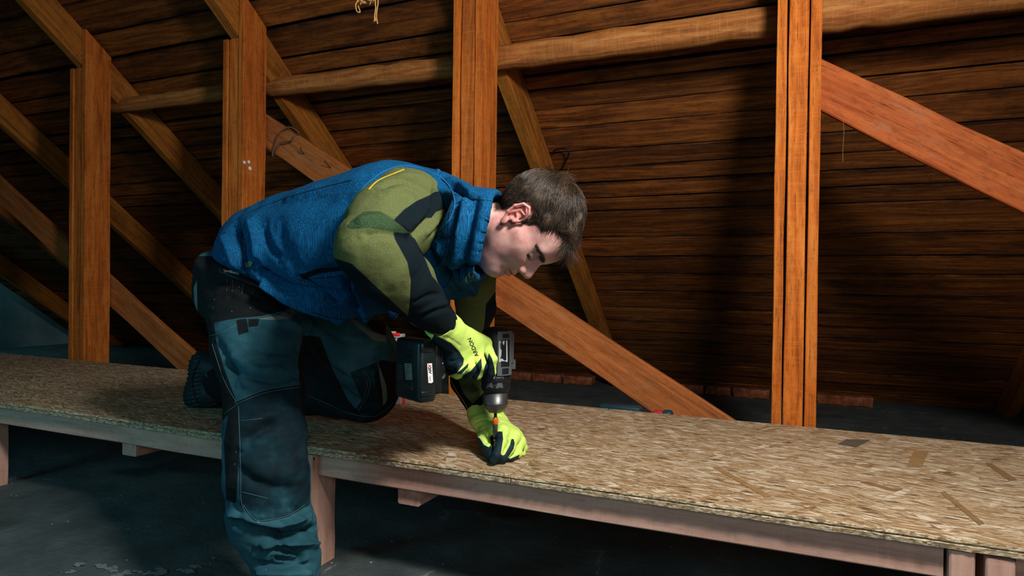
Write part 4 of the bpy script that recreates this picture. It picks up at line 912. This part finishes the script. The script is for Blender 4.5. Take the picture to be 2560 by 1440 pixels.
lift = (rg.uniform(0, .15, m)*np.where(l[:, 2] > .05, 1, .4))[:, None]; pos = l.copy(); dd = dr+n*lift; pts = []
for k in range(6):
    pts.append(tow(pos)); pos = pos+unit(dd)*ln/5
    dd = dd-n*np.where(front < .5, .20, .06)+rg.normal(0, .02, (m, 3))+front*np.array([[0, -.10, -.22]])
    r_ = np.linalg.norm(np.stack([np.abs(pos[:, 0])/.080, (pos[:, 1]+.012)/.106, (pos[:, 2]-.046)/.093], 1), axis=1); pos = pos+n*.0015*((r_ < 1) & (pos[:, 1] < .09))[:, None]
pts = np.stack(pts, 1); r0 = rg.uniform(.00022, .00048, m); u = unit(np.cross(pts[:, -1]-pts[:, 0], rg.normal(0, 1, (m, 3)))); w_ = unit(np.cross(pts[:, -1]-pts[:, 0], u))
rr = r0[:, None]*(1-np.arange(6)/6.5)[None]; an = np.arange(3)*2.094
sv = pts[:, :, None, :]+(u[:, None, None, :]*np.cos(an)[None, None, :, None]+w_[:, None, None, :]*np.sin(an)[None, None, :, None])*rr[:, :, None, None]
sv = sv.reshape(-1, 3); base = (np.arange(m)*18)[:, None, None]; k5 = (np.arange(5)*3)[None, :, None]; a3 = np.arange(3)[None, None]; a4_ = (a3+1) % 3
sf = np.stack([base+k5+a3, base+k5+a4_, base+k5+3+a4_, base+k5+3+a3], -1).reshape(-1, 4)
tone = np.repeat(np.clip(rg.normal(.42, .2, m)+cl[:, 0]*.25, 0, 1), 18)
hs_ = sculpt('hair_strands', sv, sf, M_HAIR, capo, dict(tone=tone)); tag(hs_, kind='stuff')
# eyebrow hairs
bv = []; bf = []
T_BODY = bvh(Va[:nV], Q)if False else None
for i in rg.choice(np.argwhere(brow_lid_shade[:nV]*(L[:nV, 1] > .04)*(L[:nV, 2] > .014) > .4)[:, 0], 700):
    l = L[i]; s = np.sign(l[0]) or 1; d = np.array([s*.9, -.2, .25])+rg.normal(0, .25, 3); d /= np.linalg.norm(d); a = tow(l); b_ = tow(l+d*.007+np.array([0, .002, 0])); pv, pf = tube([a, (a+b_)/2+HB[1]*.0006, b_], [.00022, .00018, .00008], 3); k = len(bv); bv += pv; bf += [tuple(x_+k for x_ in q) for q in pf]
o = link('eyebrow', mesh('eyebrow', bv, bf), M_HAIR, body); at_ = o.data.attributes.new('tone', 'FLOAT', 'POINT'); at_.data.foreach_set('value', np.full(len(bv), .45, np.float32)); tag(o, kind='stuff')

# ------------------------------------------------------------------ cordless drill, standing upright in his hands
M_GREYP = plain('grey_tool_plastic', '#5d666b', .45, .45, nz=.35, sc=40, bump=.0004); M_BLKP = plain('black_tool_plastic', '#10171b', .5, .4, nz=.4, sc=45, bump=.0005)
M_BATT = plain('battery_plastic', '#141f22', .36, .5, nz=.45, sc=25, bump=.0006); M_STEEL = plain('brushed_steel', '#66696c', .40, .5, .8, nz=.35, sc=300); M_DSTEEL = plain('dark_steel', '#3a3c3e', .32, .5, 1.)
M_ORG = plain('orange_band', '#e2600c', .35, .5); M_RED = plain('red_plastic', '#c42030', .5, .4); M_CARD = plain('grey_white_card', '#b9b6b2', .7, .2, nz=.15); M_CARDR = plain('red_card', '#d8291c', .6, .3)
M_TEALP = plain('teal_plastic', '#0b3c4a', .5, .4); M_ZINC = plain('zinc_screw', '#c9cfd2', .25, .5, 1.); M_BRASS = plain('yellow_zinc', '#c8a24a', .3, .5, 1.); M_STICK = plain('sticker', '#c9d3d8', .5)
M_GREYST = plain('grey_sticker', '#6d7575', .6); M_RDINK = plain('red_print', '#b01530', .6)
ax = P(1240, 920, 1.72); zt = lambda y: .84-(y-705.6)*1.72/1600
drill = empty('cordless_drill', (ax[0], ax[1], zt(1100)), 'black and grey cordless drill held upright, driving a screw into the board', 'drill')
MD = Matrix.Translation((ax[0], ax[1], 0)); CROSS = Vector(R0*.643-F0*.766); HD = Vector(-(R0*.766+F0*.643))     # side normal; towards the battery
ROT = Matrix(((CROSS.x, -HD.x, 0, 0), (CROSS.y, -HD.y, 0, 0), (0, 0, 1, 0), (0, 0, 0, 1)))
def squash(vf, sx, sy): return [(a[0]*sx, a[1]*sy, a[2]) for a in vf[0]], vf[1]
hz = [(.012, zt(817)), (.026, zt(819)), (.036, zt(826)), (.0405, zt(838)), (.0415, zt(870)), (.041, zt(905)), (.0395, zt(925)), (.037, zt(936))]
link('motor_housing', mesh('motor_housing', *squash(lathe(hz, 40), 1., 1.06)), M_BLKP, drill, MD @ ROT, True)
for k in range(7):
    v, f = rbox(.010, .090-.002*k, .0022, .0008, 1); a = zt(838+k*13)
    link('grip_rib', mesh('grip_rib', v, f), M_GREYP, drill, MD @ ROT @ Matrix.Translation((-.036+.001*k, .004, a)) @ Matrix.Rotation(.25, 4, 'Y'))
hz = [(.039, zt(934)), (.0405, zt(937)), (.0405, zt(954)), (.039, zt(956))]
cl = link('clutch_ring', mesh('clutch_ring', *lathe(hz, 40)), M_BLKP, drill, MD, True)
hz = [(.0385, zt(955)), (.0395, zt(958)), (.0395, zt(968)), (.037, zt(975)), (.0335, zt(978))]
gc = link('gear_collar', mesh('gear_collar', *lathe(hz, 40)), M_BLKP, drill, MD, True)
hz = [(.0325, zt(976)), (.0325, zt(1003)), (.0335, zt(1004)), (.0335, zt(1010)), (.0325, zt(1011)), (.030, zt(1016)), (.0235, zt(1024)), (.018, zt(1030)), (.009, zt(1031))]
link('chuck', mesh('chuck', *lathe(hz, 48)), M_STEEL, drill, MD, True)
bh = link('bit_holder', mesh('bit_holder', *lathe([(.0042, zt(1028)), (.0042, zt(1044)), (.0062, zt(1045)), (.0068, zt(1062)), (.0068, zt(1090)), (.006, zt(1091)), (.003, zt(1092)), (.0028, zt(1099))], 20)), M_STEEL, drill, MD, True)
link('orange_band', mesh('orange_band', *lathe([(.0066, zt(1044.5)), (.0071, zt(1045)), (.0071, zt(1060)), (.0066, zt(1060.5))], 20)), M_ORG, bh, MD, True)
# grey side shell with worn label, towards the lens on the right
side = Vector(R0*.52-F0*.85); sa = math.atan2(side.y, side.x)
def shellpiece(name, z0, z1, a0, a1, r0, r1, mat, parent, n=12):
    v = []; f = []
    for j, z in enumerate((z0, z1)):
        for i in range(n+1):
            a = a0+(a1-a0)*i/n
            for r in (r0, r1): v.append((r*math.cos(a), r*math.sin(a), z))
    m = 2*(n+1)
    for i in range(n): k = 2*i; f += [(k, k+2, k+2+m, k+m), (k+1, k+1+m, k+3+m, k+3), (k, k+1, k+3, k+2), (k+m, k+2+m, k+3+m, k+1+m)]
    f += [(0, m, m+1, 1), (2*n, 2*n+1, 2*n+1+m, 2*n+m)]; return link(name, mesh(name, v, f), mat, parent, MD)
A0 = sa-.35
sp_ = shellpiece('side_shell', zt(934), zt(826), A0-.1, A0+1.05, .036, .0445, M_GREYP, drill)
shellpiece('side_slot', zt(912), zt(846), A0+.12, A0+.72, .040, .0452, M_BLKP, sp_)
shellpiece('vent_slots', zt(930), zt(916), A0+.2, A0+.65, .040, .0458, M_BLKP, sp_); shellpiece('vent_slots', zt(842), zt(832), A0+.2, A0+.65, .040, .0458, M_BLKP, sp_)
shellpiece('gear_switch', zt(905), zt(832), A0+1.05, A0+1.5, .037, .0475, M_GREYP, drill)
shellpiece('forward_lever', zt(921), zt(899), A0+1.2, A0+1.6, .040, .0525, M_GREYP, drill)
T_D = mesh_tree([o for o in COL.objects if o.parent in (drill, sp_) and o.type == 'MESH'])
flatpoly('worn_label', [[(1247, 853), (1268, 851), (1269, 855), (1249, 858)], [(1265, 851), (1268.5, 851), (1269, 905), (1266, 904)], [(1247, 853), (1250, 853), (1250.5, 905), (1247.5, 905)], [(1247.5, 900), (1255, 896), (1262, 902), (1269, 898), (1269, 905), (1248, 905)], [(1256, 853), (1262, 852), (1260, 863), (1257, 860)], [(1250, 870), (1254, 876), (1253, 890), (1250, 895)]], T_D, M_STICK, drill)
for a in (1222, 1247): flatpoly('grey_trapezoid', [[(a-4 if a > 1230 else a-3, 958), (a+8, 957), (a+11, 970), (a-7, 971)]], T_D, M_GREYP, drill)
lettering('9', T_D, (1233, 947), (10, -.5), 8, M_STICK, cl, 'number_print', .0006); lettering('= = ^ |', T_D, (1242, 946.5), (10, -.9), 6, M_STICK, cl, 'symbol_print', .0006)
# handle, trigger, battery
zc = .634; hs0 = Vector((ax[0], ax[1], zc+.006)); hb = hs0+HD*.205+Vector((0, 0, -.016))
def f_han(p):
    a, b = np.array(hs0), np.array(hb); m = a*.55+b*.45
    return smin(chain(p, [(a, .029), (m, .0195), (np.array(hb), .021)], .01), cap(p, b-np.array(CROSS)*.02, b+np.array(CROSS)*.02, .024, .024), .02)
lo_ = np.minimum(np.array(hs0), np.array(hb))-.06; hi_ = np.maximum(np.array(hs0), np.array(hb))+.06
V, Q = nets(f_han, lo_, hi_, .003); hn = sculpt('handle', V, Q, M_BLKP, drill)
v, f = rbox(.016, .022, .030, .006, 3); link('trigger', mesh('trigger', v, f), M_GREYP, drill, Matrix.Translation(hs0+HD*.050+Vector((0, 0, -.028))) @ ROT, True)
bc = Vector(P(1039, 922, 1.56)); MB_ = Matrix.Translation(bc) @ ROT
v, f = rbox(.120, .050, .150, .013, 4); bt = link('battery', mesh('battery', v, f), M_BATT, drill, MB_, True)
v, f = rbox(.090, .026, .126, .009, 3); link('battery_foot', mesh('battery_foot', v, f), M_BLKP, drill, MB_ @ Matrix.Translation((.004, .036, .003)), True)
v, f = rbox(.060, .030, .075, .010, 3); link('mount', mesh('mount', v, f), M_GREYP, drill, MB_ @ Matrix.Translation((.004, .054, .008)), True)
for s in (-1, 1):
    v, f = rbox(.050, .004, .020, .0018, 1); link('recess', mesh('recess', v, f), M_BLACK, bt, MB_ @ Matrix.Translation((.006, -.0245, s*.038)))
    v, f = rbox(.040, .006, .007, .0015, 1); link('latch_rib', mesh('latch_rib', v, f), M_BATT, bt, MB_ @ Matrix.Translation((.008, -.0252, s*.038-.004)))
for z in (-.052, .052): v, f = rbox(.004, .030, .012, .0018, 2); link('bumper', mesh('bumper', v, f), M_BATT, bt, MB_ @ Matrix.Translation((.0600, -.006, z)), True)
v, f = lathe([(.002, 0), (.004, 0), (.004, .002), (.0025, .003), (.0015, .003)], 12); link('screw_head', mesh('screw_head', v, f), M_ZINC, drill, MB_ @ Matrix.Translation((.036, .055, .012)) @ Matrix.Rotation(math.pi/2, 4, 'Y'), True)
T_B = mesh_tree([bt])
flatpoly('side_label', [[(1068, 909), (1080, 908), (1083, 955), (1078, 958), (1071, 957)]], T_B, M_WHITE, bt, .0011)
T_B2 = mesh_tree([bt]); 
lettering('X', T_B, (1070.5, 911), (.7, 10), 10.5, M_RDINK, bt, 'lettering', .0017, bold=.03, shear=.2); lettering('20V', T_B, (1071, 918), (.8, 10), 9.5, M_INK, bt, 'lettering', .0017, bold=.03, shear=.2); lettering('TEAM', T_B, (1073, 940.5), (.8, 10), 4.6, M_RDINK, bt, 'lettering', .0017)
flatpoly('rating_label', [[(1011, 908), (1029, 909), (1031, 950), (1014, 949)]], T_B, M_GREYST, bt, .0011)
flatpoly('small_print', [[(995+0, 912+i*5.5), (1008, 912.6+i*5.5), (1008, 914.4+i*5.5), (995, 914+i*5.5)] for i in range(7)]+[[(1014, 913+i*5), (1025-(i % 3)*3, 913.5+i*5), (1025-(i % 3)*3, 915+i*5), (1014, 914.5+i*5)] for i in range(7)], T_B, plain('faded_print', '#3a4143', .6), bt, .0015)

# the screw being driven, the spare screw, the screw in the leg
def screw(name, M, L, r, mat, label, group=None):
    prof = [(r*2.1, 0), (r*2.2, -.0012), (r*1.1, -.004)]; n = int(L/.0022)
    for i in range(n): z = -.004-(L-.010)*i/n; prof += [(r, z), (r*.72, z-.0011)]
    prof += [(r*.5, -L+.003), (.0002, -L)]
    root = empty(name, M.translation, label, 'screw'); link('shank', mesh('shank', *lathe(prof, 12)), mat, root, M, True)
    link('head_recess', mesh('head_recess', *lathe([(.0003, .0002), (r*1.0, .0003)], 6)), M_INK, root, M); return root
screw('screw', Matrix.Translation((ax[0], ax[1], zt(1099))), .068, .0026, M_ZINC, 'silver screw under the drill bit, held between dark glove fingertips')
q = PZ(1092, 1083, .3645); q2 = PZ(1150, 1080, .3625); dd = (Vector(q)-Vector(q2)).normalized()
screw('screw', frame(q, dd.orthogonal(), dd.cross(dd.orthogonal())), .062, .0022, M_BRASS, 'yellowish screw lying loose on the strand board beside the man\'s knee')
q = PX(784, 1148, -1.2495); screw('screw', frame(q, (0, 1, 0), (0, 0, 1)), .03, .0024, M_ZINC, 'screw head in the pink plank leg at the joist end')

# red and white carton behind the battery
cx = PZ(985, 1009, PT); bx = empty('carton', (cx[0], cx[1], PT), 'red and white carton standing on the board behind the drill battery', 'box')
hh_ = .272; MC = Matrix.Translation((cx[0], cx[1], PT)) @ Matrix.Rotation(_y*.75, 4, 'Z')
v, f = rbox(.070, .05, hh_, .002, 1); cb = link('carton_body', mesh('carton_body', v, f), M_CARD, bx, MC @ Matrix.Translation((0, 0, hh_/2+.001)))
v, f = rbox(.030, .006, .012, .001, 1); link('carton_flap', mesh('carton_flap', v, f), M_CARD, bx, MC @ Matrix.Translation((-.01, 0, hh_+.005)))
T_C = mesh_tree([cb])
flatpoly('red_print_band', [[(972, 833), (999, 832), (1001, 840), (972, 842)], [(972, 885), (1010, 882), (1010, 888), (972, 891)], [(972, 898), (1011, 897), (1013, 1010), (972, 1012)]], T_C, M_CARDR, bx, .0012)
lettering('280 ml', T_C, (982, 847.5), (10, -.3), 6, M_INK, bx, 'lettering', .0012, bold=.02); lettering('THE', T_C, (969, 864), (10, -.3), 10, M_GREYST, bx, 'lettering', .0012)
flatpoly('fine_print', [[(966, 867+i*2.6), (1004-(i*7 % 9), 866.6+i*2.6), (1004-(i*7 % 9), 867.6+i*2.6), (966, 868+i*2.6)] for i in range(6)], T_C, M_GREYST, bx, .0012)

# dark tool case on the floor behind the walkway, only its top shows
tcx = Vector(PY(1590, 1030, 2.53)); tc = empty('tool_case', (tcx.x, 2.53, 0), 'dark tool case with a red latch, just showing behind the walkway edge', 'case')
zt_ = PY(1590, 1022, 2.5)[2]; L_ = PY(1682, 1030, 2.5)[0]-PY(1500, 1020, 2.5)[0]; xl = PY(1500, 1020, 2.5)[0]
v, f = rbox(L_, .09, zt_-.02, .012, 3); link('case_body', mesh('case_body', v, f), M_BLKP, tc, Matrix.Translation((xl+L_/2, 2.53, (zt_-.02)/2)), True)
xm = PY(1602, 1020, 2.5)[0]; v, f = rbox(xm-xl, .05, .028, .006, 2); link('case_handle', mesh('case_handle', v, f), M_TEALP, tc, Matrix.Translation(((xm+xl)/2, 2.51, zt_-.007)), True)
xa, xb = PY(1634, 1030, 2.47)[0], PY(1656, 1030, 2.47)[0]; v, f = rbox(xb-xa, .03, .03, .003, 2); link('latch', mesh('latch', v, f), M_RED, tc, Matrix.Translation(((xa+xb)/2, 2.478, PY(1645, 1027, 2.47)[2]-.015)), True)
xa, xb = PY(1656, 1030, 2.5)[0], PY(1682, 1030, 2.5)[0]; v, f = rbox(xb-xa, .05, .035, .012, 3); link('end_cap', mesh('end_cap', v, f), M_TEALP, tc, Matrix.Translation(((xa+xb)/2, 2.50, PY(1670, 1026, 2.5)[2]-.017)), True)

# cables, nails, twine and cobweb threads
M_CAB = plain('old_grey_cable', '#6a5140', .7); M_RUST = plain('rusty_nail', '#3a2318', .6, .4); M_TWINE = plain('tan_twine', '#c79a5e', .9, nz=.4, sc=200); M_WEB = plain('cobweb', '#a07c5c', .9)
def cable(name, pts, r, mat, label, cat, group=None, Y=None, n=8):
    pp = smooth_poly([PY(x, y, (Y if Y else 0)+dy) if Y else PLN(x, y, (0, st, ct), Y0*st-.03-dy) for x, y, dy in pts])
    v, f = tube(pp, r, n); o = link(name, mesh(name, v, f), mat, None, None, True); return tag(o, label, cat, group)
cable('cable', [(748, 333, .0), (735, 322, 0), (722, 318, 0), (705, 326, -.01), (694, 342, -.01), (686, 368, -.01), (681, 386, -.01), (684, 391, -.01)], .0046, M_CAB, 'old grey cable looped over the diagonal brace, longer strand', 'cable', Y=2.592)
cable('cable', [(737, 338, 0), (730, 350, -.01), (716, 354, -.01), (702, 357, -.01), (694, 368, -.012), (688, 388, -.012)], .004, M_CAB, 'old grey cable stub curling on the brace, shorter strand', 'cable', Y=2.592)
cable('cable', [(1383, 378, 0), (1398, 372, 0), (1414, 372, .01), (1422, 384, .02), (1412, 408, .02), (1402, 428, .01), (1398, 440, 0)], .005, M_BLACK, 'thin black cable loop hanging by the roof boards above the man\'s head', 'cable')
for pts, lab in [([(752, 367), (753, 378), (761, 385)], 'bent rusty nail on the brace, nearer the cable'), ([(811, 402), (819, 411), (827, 420)], 'bent rusty nail on the brace, nearer the man\'s back')]:
    pp = [PY(x, y, 2.607-.02*(2-i)) for i, (x, y) in enumerate(pts)]; v, f = tube(pp, .0024, 6); o = link('nail', mesh('nail', v, f), M_RUST); tag(o, lab, 'nail', 'nails in the brace')
tw = empty('twine', P(940, -60, 2.1), 'frayed tan twine hanging from the roof at the top of the picture', 'twine')
for l in ([(941, -330), (938, -100), (938, 0), (939, 20), (937, 35), (936, 50)], [(945, -330), (944, -100), (945, 0), (943, 20), (941, 40), (944, 60)], [(936, 40), (939, 50), (934, 53)], [(905, -30), (893, 4), (889, 12), (892, 28), (900, 30), (895, 14)], [(893, 5), (898, 3), (903, 8), (900, 11)]):
    v, f = tube(smooth_poly([P(x, y, 2.1) for x, y in l]), .0022, 6); link('strand', mesh('strand', v, f), M_TWINE, tw, None, True)
rg2 = random.Random(8); parts = []
for k in range(16):
    x, y = 903+rg2.random()*28, -6+rg2.random()*12; parts.append(tube(smooth_poly([P(x+rg2.uniform(-5, 5)*i, y+rg2.uniform(-4, 4)*i-2, 2.1+rg2.uniform(-.01, .01)) for i in range(4)]), .0021, 5))
v, f = merge(parts); o = link('tangle', mesh('tangle', v, f), M_TWINE, tw, None, True); o['kind'] = 'stuff'
parts = [tube([PY(x, y, 2.55) for x, y in l], .0006, 4) for l in ([(2108, 300), (2110, 330), (2107, 375), (2107, 404)],)]
v, f = merge(parts); o = link('cobweb', mesh('cobweb', v, f), M_WEB); tag(o, 'single cobweb thread hanging below the right-hand diagonal brace', 'cobweb')
# white paint dots on the post
p2 = [o for o in COL.objects if o.name.startswith('post') and o.type == 'EMPTY' and 'paint dots' in o['label']][0]
for x, y, r in ((611, 406, .009), (622, 405, .009), (625, 421, .011)):
    c_ = PX(x, y, -2.63+.0765); v, f = lathe([(.0002, 0), (r, 0), (r*.9, .0015), (.0002, .002)], 14); link('paint_dot', mesh('paint_dot', v, f), M_WHITE, p2, frame(c_, (0, 1, 0), (0, 0, 1)))
# old masonry mound / ledge against the eave at right
